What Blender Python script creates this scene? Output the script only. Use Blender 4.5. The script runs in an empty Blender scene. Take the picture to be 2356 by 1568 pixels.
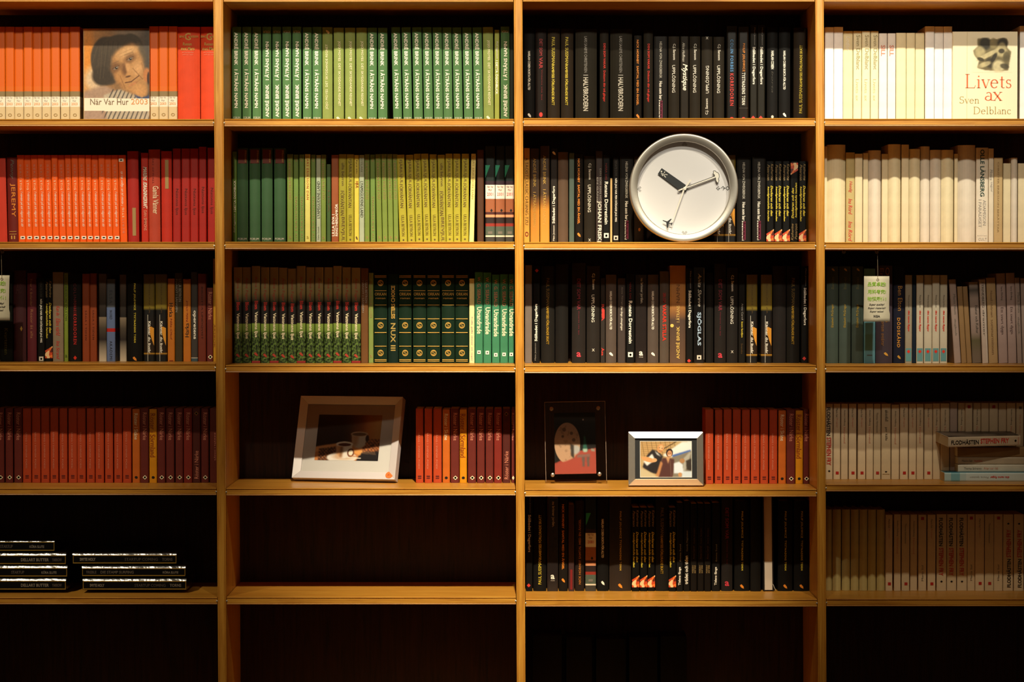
import bpy, bmesh, math, random
import numpy as np
from mathutils import Vector, Matrix

random.seed(7)
S = bpy.context.scene
COL = S.collection

# ------------------------------------------------------------------ camera
FPX = 6200.0                      # focal length in pixels of the 2356x1568 frame
CAM_D, CAM_Z = 6.2, 1.6
TILT = math.atan(134.0 / FPX)
cam_d = bpy.data.cameras.new('camera')
cam_d.sensor_width = 36.0
cam_d.lens = FPX / 2356.0 * 36.0
cam_d.clip_end = 60
cam = bpy.data.objects.new('camera', cam_d)
COL.objects.link(cam)
cam.location = (0.0, -CAM_D, CAM_Z)
cam.rotation_euler = (math.pi / 2 - TILT, 0, 0)
S.camera = cam

# ------------------------------------------------------------------ look and light
S.view_settings.view_transform = 'Standard'
S.view_settings.look = 'None'
S.view_settings.gamma = 1.0
S.view_settings.exposure = 0.0
S.view_settings.use_curve_mapping = False

wd = bpy.data.worlds.new('world')
S.world = wd
wd.use_nodes = True
bgn = wd.node_tree.nodes['Background']
bgn.inputs[0].default_value = (1.0, 0.57, 0.26, 1)
bgn.inputs[1].default_value = 0.066


def at(px, py, Y=0.0):
    """the point of the plane y = Y seen at a pixel of the photograph"""
    v = Vector(((px - 1178.0) / FPX, 1.0, -(py - 784.0) / FPX))
    c, s = math.cos(TILT), math.sin(TILT)
    d = Vector((v.x, c * v.y + s * v.z, -s * v.y + c * v.z))
    t = (Y + CAM_D) / d.y
    return Vector((d.x * t, Y, CAM_Z + d.z * t))


def spot(name, x, z, y, tx, ty, size, blend, watts, col, radius=0.04):
    ld = bpy.data.lights.new(name, 'SPOT')
    ld.energy = watts
    ld.spot_size = math.radians(size)
    ld.spot_blend = blend
    ld.color = col
    ld.shadow_soft_size = radius
    o = bpy.data.objects.new(name, ld)
    COL.objects.link(o)
    o.location = (x, y, z)
    d = at(tx, ty, 0.0) - Vector((x, y, z))
    o.rotation_euler = d.to_track_quat('-Z', 'Y').to_euler()
    return o


WARM = (1.0, 0.89, 0.66)
WHITER = (1.0, 0.93, 0.76)
LZ, LY = 3.66, -2.36
spot('spotlight', -1.30, LZ, LY, 200, 65, 30, 1.0, 310, WARM, 0.03)
spot('spotlight', -0.50, LZ, LY, 900, 50, 19.5, 1.0, 430, WARM, 0.03)
spot('spotlight', 0.06, LZ, LY, 1200, 1030, 24.8, 1.0, 870, WARM, 0.03)
spot('spotlight', 0.45, LZ, LY, 1690, 200, 27.5, 1.0, 195, WARM, 0.03)
spot('spotlight', 1.25, LZ, LY, 2110, 90, 26, 1.0, 330, WHITER, 0.03)
spot('spotlight', -1.70, LZ, LY, 150, 1270, 15, 1.0, 215, WARM, 0.03)
spot('spotlight', -0.85, LZ, -3.9, 430, -400, 38, 1.0, 280, WARM, 0.06)
spot('spotlight', 0.85, LZ, -3.9, 1930, -400, 38, 1.0, 350, WHITER, 0.06)
spot('spotlight', 0.95, LZ, -1.9, 2110, 1130, 16, 1.0, 95, WARM, 0.03)

# ------------------------------------------------------------------ materials


def lin(c):
    if isinstance(c, str):
        c = c.lstrip('#')
        c = tuple(int(c[i:i + 2], 16) / 255 for i in (0, 2, 4))
    return tuple(v / 12.92 if v <= 0.04045 else ((v + 0.055) / 1.055) ** 2.4 for v in c)


MATS = {}


def mat(col, rough=0.5, metal=0.0, spec=0.4, coat=0.0):
    key = (col, rough, metal, spec, coat)
    if key in MATS:
        return MATS[key]
    m = bpy.data.materials.new('paint_' + (col if isinstance(col, str) else 'rgb').strip('#'))
    m.use_nodes = True
    b = m.node_tree.nodes['Principled BSDF']
    b.inputs['Base Color'].default_value = (*lin(col), 1)
    b.inputs['Roughness'].default_value = rough
    b.inputs['Metallic'].default_value = metal
    b.inputs['Specular IOR Level'].default_value = spec
    b.inputs['Coat Weight'].default_value = coat
    MATS[key] = m
    return m


def node(nt, typ, **kw):
    n = nt.nodes.new(typ)
    for k, v in kw.items():
        setattr(n, k, v)
    return n


def mat_cloth(col, rough=0.55, spec=0.35, var=0.10):
    """a book cover: flat colour with a faint woven unevenness"""
    key = ('cloth', col, rough, spec, var)
    if key in MATS:
        return MATS[key]
    m = mat(col, rough, 0.0, spec).copy()
    nt = m.node_tree
    b = nt.nodes['Principled BSDF']
    tc = node(nt, 'ShaderNodeTexCoord')
    nz = node(nt, 'ShaderNodeTexNoise')
    nz.inputs['Scale'].default_value = 35
    nz.inputs['Detail'].default_value = 3
    nt.links.new(tc.outputs['Object'], nz.inputs['Vector'])
    mr = node(nt, 'ShaderNodeMapRange')
    mr.inputs['From Min'].default_value = 0.3
    mr.inputs['From Max'].default_value = 0.7
    mr.inputs['To Min'].default_value = 1 - var
    mr.inputs['To Max'].default_value = 1 + var
    nt.links.new(nz.outputs['Fac'], mr.inputs['Value'])
    mx = node(nt, 'ShaderNodeVectorMath', operation='SCALE')
    mx.inputs[0].default_value = lin(col)
    nt.links.new(mr.outputs['Result'], mx.inputs['Scale'])
    nt.links.new(mx.outputs['Vector'], b.inputs['Base Color'])
    MATS[key] = m
    return m


def mat_bands(stops, rough=0.45, spec=0.4, smooth=False, foliage=None):
    """a printed spine: colour bands by height, fractions from the top edge down"""
    key = ('bands', tuple(stops), rough, smooth, foliage)
    if key in MATS:
        return MATS[key]
    m = bpy.data.materials.new('printed_cover')
    m.use_nodes = True
    nt = m.node_tree
    b = nt.nodes['Principled BSDF']
    b.inputs['Roughness'].default_value = rough
    b.inputs['Specular IOR Level'].default_value = spec
    tc = node(nt, 'ShaderNodeTexCoord')
    sp = node(nt, 'ShaderNodeSeparateXYZ')
    nt.links.new(tc.outputs['Generated'], sp.inputs[0])
    inv = node(nt, 'ShaderNodeMath', operation='SUBTRACT')
    inv.inputs[0].default_value = 1.0
    nt.links.new(sp.outputs['Z'], inv.inputs[1])
    rp = node(nt, 'ShaderNodeValToRGB')
    cr = rp.color_ramp
    cr.interpolation = 'LINEAR' if smooth else 'CONSTANT'
    while len(cr.elements) > 1:
        cr.elements.remove(cr.elements[-1])
    for i, (p, c) in enumerate(stops):
        e = cr.elements[0] if i == 0 else cr.elements.new(p)
        e.position = p
        e.color = (*lin(c), 1)
    nt.links.new(inv.outputs[0], rp.inputs[0])
    out = rp.outputs[0]
    if foliage:
        f0, f1, ca, cb = foliage
        vo = node(nt, 'ShaderNodeTexNoise')
        vo.inputs['Scale'].default_value = 190
        vo.inputs['Detail'].default_value = 4
        nt.links.new(tc.outputs['Object'], vo.inputs['Vector'])
        r2 = node(nt, 'ShaderNodeValToRGB')
        r2.color_ramp.elements[0].position = 0.42
        r2.color_ramp.elements[0].color = (*lin(ca), 1)
        r2.color_ramp.elements[1].position = 0.68
        r2.color_ramp.elements[1].color = (*lin(cb), 1)
        nt.links.new(vo.outputs['Fac'], r2.inputs[0])
        mr = node(nt, 'ShaderNodeMapRange')
        mr.inputs['From Min'].default_value = f0
        mr.inputs['From Max'].default_value = f1
        nt.links.new(inv.outputs[0], mr.inputs['Value'])
        mx = node(nt, 'ShaderNodeMix', data_type='RGBA')
        nt.links.new(mr.outputs['Result'], mx.inputs['Factor'])
        nt.links.new(out, mx.inputs['A'])
        nt.links.new(r2.outputs[0], mx.inputs['B'])
        out = mx.outputs['Result']
    nt.links.new(out, b.inputs['Base Color'])
    MATS[key] = m
    return m


def mat_wood(name, axis, dark, mid, light, rough=0.38, spec=0.5):
    m = bpy.data.materials.new(name)
    m.use_nodes = True
    nt = m.node_tree
    b = nt.nodes['Principled BSDF']
    b.inputs['Roughness'].default_value = rough
    b.inputs['Specular IOR Level'].default_value = spec
    tc = node(nt, 'ShaderNodeTexCoord')
    mp = node(nt, 'ShaderNodeMapping')
    sc = [140.0, 140.0, 140.0]
    sc[axis] = 7.0
    mp.inputs['Scale'].default_value = sc
    nt.links.new(tc.outputs['Object'], mp.inputs['Vector'])
    n1 = node(nt, 'ShaderNodeTexNoise')
    n1.inputs['Scale'].default_value = 1.0
    n1.inputs['Detail'].default_value = 5
    n1.inputs['Roughness'].default_value = 0.65
    n1.inputs['Distortion'].default_value = 0.6
    nt.links.new(mp.outputs['Vector'], n1.inputs['Vector'])
    r = node(nt, 'ShaderNodeValToRGB')
    r.color_ramp.elements[0].position = 0.30
    r.color_ramp.elements[0].color = (*lin(dark), 1)
    r.color_ramp.elements[1].position = 0.72
    r.color_ramp.elements[1].color = (*lin(light), 1)
    e = r.color_ramp.elements.new(0.5)
    e.color = (*lin(mid), 1)
    nt.links.new(n1.outputs['Fac'], r.inputs[0])
    nt.links.new(r.outputs[0], b.inputs['Base Color'])
    bp = node(nt, 'ShaderNodeBump')
    bp.inputs['Strength'].default_value = 0.12
    bp.inputs['Distance'].default_value = 0.0006
    nt.links.new(n1.outputs['Fac'], bp.inputs['Height'])
    nt.links.new(bp.outputs['Normal'], b.inputs['Normal'])
    return m


WOOD_H = mat_wood('oak_along', 0, '#ad6f22', '#c98a30', '#dba03f')
WOOD_V = mat_wood('oak_upright', 2, '#ad6f22', '#c98a30', '#dba03f')
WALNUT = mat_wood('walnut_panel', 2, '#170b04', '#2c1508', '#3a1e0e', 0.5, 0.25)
FLOORW = mat_wood('floor_boards', 0, '#5a3514', '#77481e', '#8a5826')


def mat_see_through(name, tint, gloss):
    m = bpy.data.materials.new(name)
    m.use_nodes = True
    nt = m.node_tree
    nt.nodes.remove(nt.nodes['Principled BSDF'])
    out = nt.nodes['Material Output']
    tr = node(nt, 'ShaderNodeBsdfTransparent')
    tr.inputs[0].default_value = (*tint, 1)
    gl = node(nt, 'ShaderNodeBsdfGlossy')
    gl.inputs['Roughness'].default_value = 0.04
    fr = node(nt, 'ShaderNodeFresnel')
    fr.inputs[0].default_value = gloss
    mx = node(nt, 'ShaderNodeMixShader')
    nt.links.new(fr.outputs[0], mx.inputs[0])
    nt.links.new(tr.outputs[0], mx.inputs[1])
    nt.links.new(gl.outputs[0], mx.inputs[2])
    nt.links.new(mx.outputs[0], out.inputs[0])
    return m


GLASS = mat_see_through('clear_glass', (0.97, 0.97, 0.96), 1.3)
ACRYL = mat_see_through('clear_acrylic', (0.93, 0.90, 0.88), 1.3)


def mat_print():
    m = bpy.data.materials.new('printed_picture')
    m.use_nodes = True
    nt = m.node_tree
    b = nt.nodes['Principled BSDF']
    b.inputs['Roughness'].default_value = 0.4
    b.inputs['Specular IOR Level'].default_value = 0.3
    a = node(nt, 'ShaderNodeAttribute', attribute_name='ink')
    nt.links.new(a.outputs['Color'], b.inputs['Base Color'])
    return m


PRINT = mat_print()


def mat_shards():
    m = bpy.data.materials.new('shard_print')
    m.use_nodes = True
    nt = m.node_tree
    b = nt.nodes['Principled BSDF']
    b.inputs['Roughness'].default_value = 0.4
    tc = node(nt, 'ShaderNodeTexCoord')
    v = node(nt, 'ShaderNodeTexVoronoi')
    v.inputs['Scale'].default_value = 3.2
    nt.links.new(tc.outputs['Object'], v.inputs['Vector'])
    sp = node(nt, 'ShaderNodeSeparateColor')
    nt.links.new(v.outputs['Color'], sp.inputs[0])
    r = node(nt, 'ShaderNodeValToRGB')
    r.color_ramp.interpolation = 'CONSTANT'
    cs = [(0, '#5a1408'), (0.25, '#c8431a'), (0.5, '#e8752a'), (0.7, '#f2c890'), (0.85, '#8a2010')]
    for i, (p, c) in enumerate(cs):
        e = r.color_ramp.elements[i] if i < 2 else r.color_ramp.elements.new(p)
        e.position = p
        e.color = (*lin(c), 1)
    nt.links.new(sp.outputs[0], r.inputs[0])
    nt.links.new(r.outputs[0], b.inputs['Base Color'])
    return m


SHARDS = mat_shards()
PAGES = mat_bands([(0, '#d8c7a0'), (1, '#d8c7a0')], 0.8, 0.1)

# ------------------------------------------------------------------ object helpers


def new_obj(name, me, parent=None, m=None):
    o = bpy.data.objects.new(name, me)
    COL.objects.link(o)
    if parent is not None:
        o.parent = parent
    if m is not None and me is not None:
        if not me.materials:
            me.materials.append(None)
        o.material_slots[0].link = 'OBJECT'
        o.material_slots[0].material = m
    return o


def empty(name, loc, label, cat, group=None):
    o = bpy.data.objects.new(name, None)
    COL.objects.link(o)
    o.empty_display_size = 0.02
    o.location = loc
    o['label'] = label
    o['category'] = cat
    if group:
        o['group'] = group
    return o


def mesh_of(name, verts, faces, smooth=False):
    me = bpy.data.meshes.new(name)
    me.from_pydata([tuple(v) for v in verts], [], faces)
    me.update()
    if smooth:
        me.shade_smooth()
    return me


def box_mesh(name, x0, x1, y0, y1, z0, z1, bev=0.0):
    bm = bmesh.new()
    bmesh.ops.create_cube(bm, size=1)
    for v in bm.verts:
        v.co = Vector(((x0 + x1) / 2 + v.co.x * (x1 - x0), (y0 + y1) / 2 + v.co.y * (y1 - y0),
                       (z0 + z1) / 2 + v.co.z * (z1 - z0)))
    if bev > 0:
        bmesh.ops.bevel(bm, geom=bm.edges[:], offset=bev, segments=2, affect='EDGES', profile=0.5)
    me = bpy.data.meshes.new(name)
    bm.to_mesh(me)
    bm.free()
    return me


def extrude_profile(name, prof, axis, a, b, shear=None):
    """closed 2D profile swept along x (axis 0) or z (axis 2); shear(t) moves the profile in x"""
    n = len(prof)
    V = []
    for k, t in enumerate((a, b)):
        for (p, q) in prof:
            if axis == 0:
                V.append((t, p, q))
            else:
                V.append((p + (shear[k] if shear else 0), q, t))
    F = [(i, (i + 1) % n, n + (i + 1) % n, n + i) for i in range(n)]
    F += [tuple(range(n))[::-1], tuple(range(n, 2 * n))]
    me = mesh_of(name, V, F)
    bm = bmesh.new()
    bm.from_mesh(me)
    bmesh.ops.recalc_face_normals(bm, faces=bm.faces[:])
    bm.to_mesh(me)
    bm.free()
    return me


# ---- lettering: every string becomes a unit-box mesh, stretched to the size it has on the spine
TXT = {}


def text_mesh(s, bold=False, ital=False, space=1.0):
    key = (s, bold, ital, space)
    if key in TXT:
        return TXT[key]
    cu = bpy.data.curves.new('lettering', 'FONT')
    cu.body = s
    cu.resolution_u = 2
    cu.space_character = space
    if bold:
        cu.offset = 0.022
    if ital:
        cu.shear = 0.3
    o = bpy.data.objects.new('lettering_source', cu)
    COL.objects.link(o)
    bpy.context.view_layer.update()
    dg = bpy.context.evaluated_depsgraph_get()
    me = bpy.data.meshes.new_from_object(o.evaluated_get(dg))
    bpy.data.objects.remove(o)
    bpy.data.curves.remove(cu)
    n = len(me.vertices)
    co = np.empty(n * 3)
    me.vertices.foreach_get('co', co)
    co = co.reshape(-1, 3)
    lo, hi = co.min(0), co.max(0)
    sz = np.maximum(hi - lo, 1e-6)
    co[:, 0] = (co[:, 0] - lo[0]) / sz[0]
    co[:, 1] = (co[:, 1] - lo[1]) / sz[1]
    co[:, 2] = 0
    # lie in the xz plane, facing -y
    xz = np.stack([co[:, 0] - 0.5, np.zeros(n), co[:, 1] - 0.5], 1)
    me.vertices.foreach_set('co', xz.ravel())
    me.materials.clear()
    me.materials.append(None)
    me.name = 'lettering'
    me.update()
    TXT[key] = me
    return me


SHP = {}


def shape_mesh(kind):
    if kind in SHP:
        return SHP[kind]

    def poly(pts):
        return [(x, 0, z) for x, z in pts], [tuple(range(len(pts)))]
    circ = [(0.5 * math.cos(a), 0.5 * math.sin(a)) for a in [i * math.pi / 10 for i in range(20)]]
    if kind == 'sq':
        v, f = poly([(-.5, -.5), (.5, -.5), (.5, .5), (-.5, .5)])
    elif kind == 'ci':
        v, f = poly(circ)
    elif kind == 'di':
        v, f = poly([(0, -.5), (.5, 0), (0, .5), (-.5, 0)])
    elif kind == 'lf':
        v, f = poly([(-.5, .3), (-.1, .5), (.4, .0), (.5, -.5), (0, -.35), (-.4, .0)])
    elif kind == 'ri':
        v = [(x, 0, z) for x, z in circ] + [(x * .62, 0, z * .62) for x, z in circ]
        f = [(i, (i + 1) % 20, 20 + (i + 1) % 20, 20 + i) for i in range(20)]
    elif kind == 'em':      # ring with a curl inside, the gilt emblem
        v = [(x, 0, z) for x, z in circ] + [(x * .78, 0, z * .78) for x, z in circ]
        f = [(i, (i + 1) % 20, 20 + (i + 1) % 20, 20 + i) for i in range(20)]
        pts = [(.2 * math.cos(a), .16 + .14 * math.sin(a)) for a in [math.radians(d) for d in range(20, 281, 20)]]
        pts += [(.2 * math.cos(a), -.14 + .15 * math.sin(a)) for a in [math.radians(d) for d in range(80, -181, -20)]]
        for i in range(len(pts) - 1):
            (x0, z0), (x1, z1) = pts[i], pts[i + 1]
            L = math.hypot(x1 - x0, z1 - z0) or 1
            nx, nz = -(z1 - z0) / L * .05, (x1 - x0) / L * .05
            k = len(v)
            v += [(x0 + nx, 0, z0 + nz), (x1 + nx, 0, z1 + nz), (x1 - nx, 0, z1 - nz), (x0 - nx, 0, z0 - nz)]
            f.append((k, k + 1, k + 2, k + 3))
    elif kind == 'sl':      # box with a slanted top
        v, f = poly([(-.5, -.5), (.5, -.5), (.5, .5), (-.5, .12)])
    elif kind == 'tl':      # triangle hanging from the top left corner
        v, f = poly([(-.5, -.5), (.5, .5), (-.5, .5)])
    elif kind == 'fl':      # flame
        v, f = poly([(.5, -.5), (.5, .42), (-.1, .5), (-.5, .45), (-.2, .1), (.1, -.2)])
    me = mesh_of('mark', v, f)
    me.materials.append(None)
    # face the viewer
    if me.polygons[0].normal.y > 0:
        me.flip_normals()
    SHP[kind] = me
    return me


INK = {'W': '#f2ebda', 'G': '#c8a04a', 'Y': '#dcc43c', 'R': '#d42c18', 'K': '#14120f', 'O': '#e48a2c',
       'S': '#9a948c', 'P': '#e22c68', 'B': '#4f86b8', 'D': '#7a1c12', 'T': '#a08452', 'L': '#cfc8b8',
       'E': '#2e9a78', 'V': '#b8561e', 'M': '#5c4420', 'H': '#6e675c', 'Q': '#c8362c', 'A': '#1c3a30',
       'N': '#2a2722', 'Z': '#4a443c', 'X': '#d88a70', 'J': '#5a1a14', 'C': '#f4e6c0', 'F': '#a83a2a'}


def ink(c):
    return mat(INK.get(c, c), 0.5, 0.0, 0.3)


def put_marks(root, marks, w, h, front, inv, px):
    """marks: (what, t0, t1, across, dx, colour[, flags]) in photo pixels from the top edge of the spine"""
    for mk in marks:
        s, t0, t1, ac, dx, c = mk[:6]
        fl = mk[6] if len(mk) > 6 else ''
        tm = h / px - 0.8
        if t1 > tm:
            t0, t1 = t0 - max(0, min(t1 - tm, t0 - 1)) * .5, tm
        L, H = abs(t1 - t0) * px, ac * px
        zc, xc = h - (t0 + t1) / 2 * px, dx * px
        if s.startswith('#'):
            me = shape_mesh(s[1:])
            nm = {'#em': 'emblem', '#fl': 'flame_print', '#sl': 'cover_picture', '#tl': 'cover_picture'}.get(s, 'publisher_mark_or_gleam')
            if 'k' in fl:
                nm = 'colour_patch'
            m = SHARDS if s == '#sl' else ink(c)
            o = new_obj(nm, me, root, m)
            o.scale = (H, 1, L)
            rot = 0.0
        else:
            me = text_mesh(s, 'b' in fl, 'i' in fl, 1.25 if 's' in fl else 1.0)
            o = new_obj('lettering', me, root, ink(c))
            if 'h' in fl:
                o.scale = (H, 1, L)
                rot = 0.0
            else:
                o.scale = (L, 1, H)
                rot = math.pi / 2 * (1 if 'u' not in fl else -1)
        off = 0.00045 if ('k' in fl or s == '#sl') else 0.0008
        if inv:
            xc, zc = -xc, h - zc
            rot += math.pi
        o.location = (xc, front - off, zc)
        o.rotation_euler = (0, rot, 0)


# ---- books
COV = {}


def cover_mesh(style, w, h, d):
    key = (style, round(w * 2000), round(h * 1000), round(d * 500))
    if key in COV:
        return COV[key]
    if style == 'H':
        b = min(0.12 * w, 0.004)
        t = min(0.0024, w * 0.16)
    elif style == 'R':
        b = min(0.30 * w, 0.010)
        t = min(0.0024, w * 0.16)
    else:
        b = min(0.0012, w * 0.08)
        t = min(0.0009, w * 0.12)
    n = 8
    outer = [(-w / 2, d)]
    for i in range(n + 1):
        u = -1 + 2 * i / n
        if style == 'P':
            e = abs(u) ** 8
        else:
            e = u * u
        outer.append((u * w / 2, b * e))
    outer.append((w / 2, d))
    inner = [(w / 2 - t, d)]
    for i in range(n + 1):
        u = 1 - 2 * i / n
        inner.append((u * (w / 2 - t), b * (u * u if style != 'P' else abs(u) ** 8) + t))
    inner.append((-w / 2 + t, d))
    # the spine is pulled forward so that its middle lies at y = 0
    prof = outer + inner
    m = len(outer)
    V = []
    for z in (0, h):
        V += [(x, y, z) for x, y in prof]
    N = len(prof)
    F = []
    for i in range(N):
        j = (i + 1) % N
        F.append((i, j, N + j, N + i))
    for i in range(m - 1):      # rims
        a, b2 = i, i + 1
        c, dd = N - 1 - (i + 1), N - 1 - i
        F.append((a, dd, c, b2))
        F.append((N + a, N + b2, N + c, N + dd))
    me = mesh_of('cover', V, F)
    bm = bmesh.new()
    bm.from_mesh(me)
    bmesh.ops.recalc_face_normals(bm, faces=bm.faces[:])
    bm.to_mesh(me)
    bm.free()
    me.materials.append(None)
    COV[key] = (me, t)
    return COV[key]


PGS = {}


def pages_mesh(style, w, h, d, t):
    key = (style, round(w * 2000), round(h * 1000), round(d * 500))
    if key not in PGS:
        o = 0.003 if style != 'P' else 0.0002
        b = (0.0012 if style == 'P' else min(0.30 * w, 0.010) if style == 'R' else 0.004) + t + 0.0005
        me = box_mesh('pages', -w / 2 + t * 1.05, w / 2 - t * 1.05, b, d - o, o, h - o)
        me.materials.append(None)
        PGS[key] = me
    return PGS[key]


def build_book(root, style, w, h, d, m, marks, inv, px, pages=None):
    me, t = cover_mesh(style, w, h, d)
    c = new_obj('cover', me, root, m)
    new_obj('pages', pages_mesh(style, w, h, d, t), root, pages or PAGES)
    put_marks(root, marks, w, h, 0.0, inv, px)
    return c

# ------------------------------------------------------------------ the bookcase
DEPTH = 0.315
Y_END = 1800                       # below the frame
UP = [(-203, -182, .0080), (490.5, 513.5, .0072), (1182.0, 1202.2, .0044), (1875.6, 1895.4, .0040), (2567, 2588, .003)]
# top-edge and underside pixel rows of the shelves of each bay, from the top shelf down
SH = {'A': [(-14, 4), (273.5, 290.3), (556, 573.6), (836, 854.6), (1122, 1139), (1373.5, 1390.3)],
      'B': [(-14, 4.5), (273, 291), (555.7, 573.4), (839.6, 857), (1122.4, 1140), (1372.6, 1390.6)],
      'C': [(-14, 4), (271.3, 290.4), (556.4, 574.2), (839.6, 858.6), (1124.6, 1142.5), (1377.8, 1395.6)],
      'D': [(-14, 4), (272.6, 290), (556.8, 574.2), (840.2, 857), (1113.8, 1130.6), (1376.8, 1394.6)]}
BAYS = 'ABCD'

bookcase = empty('bookcase', (0, 0, 0), 'wide built-in oak bookcase with dark back panels, full of colour-sorted books', 'bookcase')


def up_x(i, side, py):
    a, b, k = UP[i]
    if i == 1 and side:
        return b + .0052 * py
    return (b if side else a) + k * py


def upright_mesh(i):
    zt, zb = at(0, -40).z, 0.0
    pz_b = 1400.0
    x0t, x1t = at(up_x(i, 0, 0), 0).x, at(up_x(i, 1, 0), 0).x
    x0b, x1b = at(up_x(i, 0, pz_b), pz_b).x, at(up_x(i, 1, pz_b), pz_b).x
    z0, z1 = at(0, 0).z, at(0, pz_b).z

    def line(a0, a1, z):
        return a0 + (a1 - a0) * (z0 - z) / (z0 - z1)
    g, r = 0.0032, 0.0012

    def prof(z):
        a, b = line(x0t, x0b, z), line(x1t, x1b, z)
        return [(a, .002), (a + .0006, .0004), (a + .0016, 0), (a + g - .0006, 0), (a + g, r), (a + g + .0007, 0),
                (b - g - .0007, 0), (b - g, r), (b - g + .0006, 0), (b - .0016, 0), (b - .0006, .0004), (b, .002),
                (b, DEPTH), (a, DEPTH)]
    V = [(x, y, zt) for x, y in prof(zt)] + [(x, y, zb) for x, y in prof(zb)]
    n = len(V) // 2
    F = [(i2, n + i2, n + (i2 + 1) % n, (i2 + 1) % n) for i2 in range(n)] + [tuple(range(n)), tuple(range(2 * n - 1, n - 1, -1))]
    me = mesh_of('upright', V, F)
    bm = bmesh.new()
    bm.from_mesh(me)
    bmesh.ops.recalc_face_normals(bm, faces=bm.faces[:])
    bm.to_mesh(me)
    bm.free()
    return me


for i in range(5):
    new_obj('upright', upright_mesh(i), bookcase, WOOD_V)

SHELF_Z = {}
pin_me = None
for bi, b in enumerate(BAYS):
    for k, (t, u) in enumerate(SH[b]):
        zt, zb = at(1178, t).z, at(1178, u).z
        if k == 0:
            zt = zb + .0185
        SHELF_Z[b, k] = zt
        x0 = at(up_x(bi, 1, t) + 1.2, t).x
        x1 = at(up_x(bi + 1, 0, t) - 1.2, t).x
        th = zt - zb
        y = .0015
        prof = [(y + .0035, zt), (y + .0008, zt - .0004), (y - .0004, zt - .0016), (y + .0006, zt - .0030), (y + .0030, zt - .0038),
                (y + .0006, zt - .0046), (y + .0006, zb + .0042), (y + .0022, zb + .0036), (y + .0004, zb + .0030),
                (y - .0001, zb + .0016), (y + .0010, zb + .0004), (y + .003, zb), (DEPTH - .004, zb), (DEPTH - .004, zt)]
        me = extrude_profile('shelf', prof, 0, x0, x1)
        new_obj('shelf', me, bookcase, WOOD_H)
        if 0 < k:
            for xx, s in ((x0, 1), (x1, -1)):
                if -1.2 < xx < 1.2:
                    pm = box_mesh('shelf_pin', xx - .0022, xx + .0016, .0008, .004, (zt + zb) / 2 - .0015, (zt + zb) / 2 + .0015, .0006)
                    new_obj('shelf_pin', pm, bookcase, mat('#d8d2c4', .3, .6))
    xa = at(up_x(bi, 0, 700) + 6, 700).x
    xb = at(up_x(bi + 1, 1, 700) - 6, 700).x
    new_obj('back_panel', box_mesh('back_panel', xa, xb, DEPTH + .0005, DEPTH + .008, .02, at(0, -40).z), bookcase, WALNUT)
xa, xb = at(up_x(0, 0, 0), 0).x - .02, at(up_x(4, 1, 0), 0).x + .02
ztop = at(0, -40).z
cz = ztop + .001
new_obj('cornice', extrude_profile('cornice', [(-.105, cz + .075), (-.105, cz + .06), (-.085, cz + .05), (-.06, cz + .02), (-.055, cz), (DEPTH, cz), (DEPTH, cz + .075)],
                                   0, xa, xb), bookcase, WOOD_H)
new_obj('plinth', box_mesh('plinth', xa + .03, xb - .03, .02, .035, 0.0005, .08), bookcase, WOOD_H)

fl = new_obj('floor', box_mesh('floor', -3.2, 3.2, -7.2, .6, -.05, 0), None, FLOORW)
fl['kind'] = 'structure'

# ------------------------------------------------------------------ kinds of books
# kind: (style, cover, short description, marks, depth in metres)
JOJO = "JOJO MOYES  DET SKYDDANDE REGNET"
ZW = [("HELENA VON ZWEIGBERGK", 12, 96, 5.5, 0, 'L'), ("Hon som bar", 103, 145, 7, 0, 'W', 'b'), ("#sq", 147, 190, 6, 1.5, '#6a1432'),
      ("skammen", 146, 191, 8.5, 0, 'W', 'bs')]
SANSOM = [("C.J. Sansom", 17, 54, 7.5, 0, 'L', 'b'), ("UPPLÖSNING", 66, 129, 8.5, 0, 'W'), ("x", 190, 196, 6, 0, 'L', 'h')]
SUSS = [("PAUL SUSSMAN", 20, 82, 7, -1, 'Y'), ("KAMBYSES FÖRLORADE SKATT", 83, 176, 7, -1, 'Y', 'b')]
COBEN = [("HARLAN COBEN BORTA FÖR ALLTID", 54, 143, 6.5, 0, 'W', 'b'), ("#lf", 196, 206, 8, 0, 'W')]
HORNBY = [("NICK HORNBY  SAMTAL MED EN ÄNGEL", 10, 160, 6, 0, 'O', 'b'), ("#lf", 180, 190, 8, 0, 'O')]
STAL = [("Mats Jonsson", 6, 46, 3.5, 2, 'S'), ("Stålbadet i Degerfors", 50, 136, 8, 0, 'W', 'b'), ("#di", 208, 217, 9, -1, 'Q')]
JOLO = [("PHILIP JOLOWICZ  TYSTNADENS TORN", 24, 160, 5.5, 0, 'Y', 'bs'), ("#lf", 192, 202, 9, 0, 'O')]
HALV = [("LARS SAABYE CHRISTENSEN", 17, 100, 6.5, -1, 'S'), ("#sq", 105, 107, 11, -1, 'S'), ("HALVBRODERN", 111, 188, 11.5, -1, 'L', 'b')]
REDTX = [("DEN SOM VAKAR  Doktorn dör två gånger", 32, 166, 6.5, 0, 'R', 'b')]
KATH = [("Katherine", 6, 44, 5.5, 4.4, 'T', 'i'), ("Paterson", 8, 44, 5.5, -4, 'T', 'i'),
        ("Dockaren och den", 56, 126, 5.2, 3.6, 'Y', 'bi'), ("hemlighetsfulle handen", 58, 138, 5.2, -4.4, 'Y', 'bi'), ("#sl", 156, 184, 17, 0, 'O')]
ROST = [("Röster i Närke", 10, 73, 9, 1, 'X'), ("#di", 154, 164, 11, 1, 'C'), ("#ci", 156.5, 161.5, 5, 1, 'R')]
SONG = [("SÅNG I SVENSK POESI", 55, 138, 4.2, -1, 'X'), ("#sq", 154, 157, 8, 0, 'J'), ("#sq", 159, 161, 8, 0, 'J')]
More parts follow.
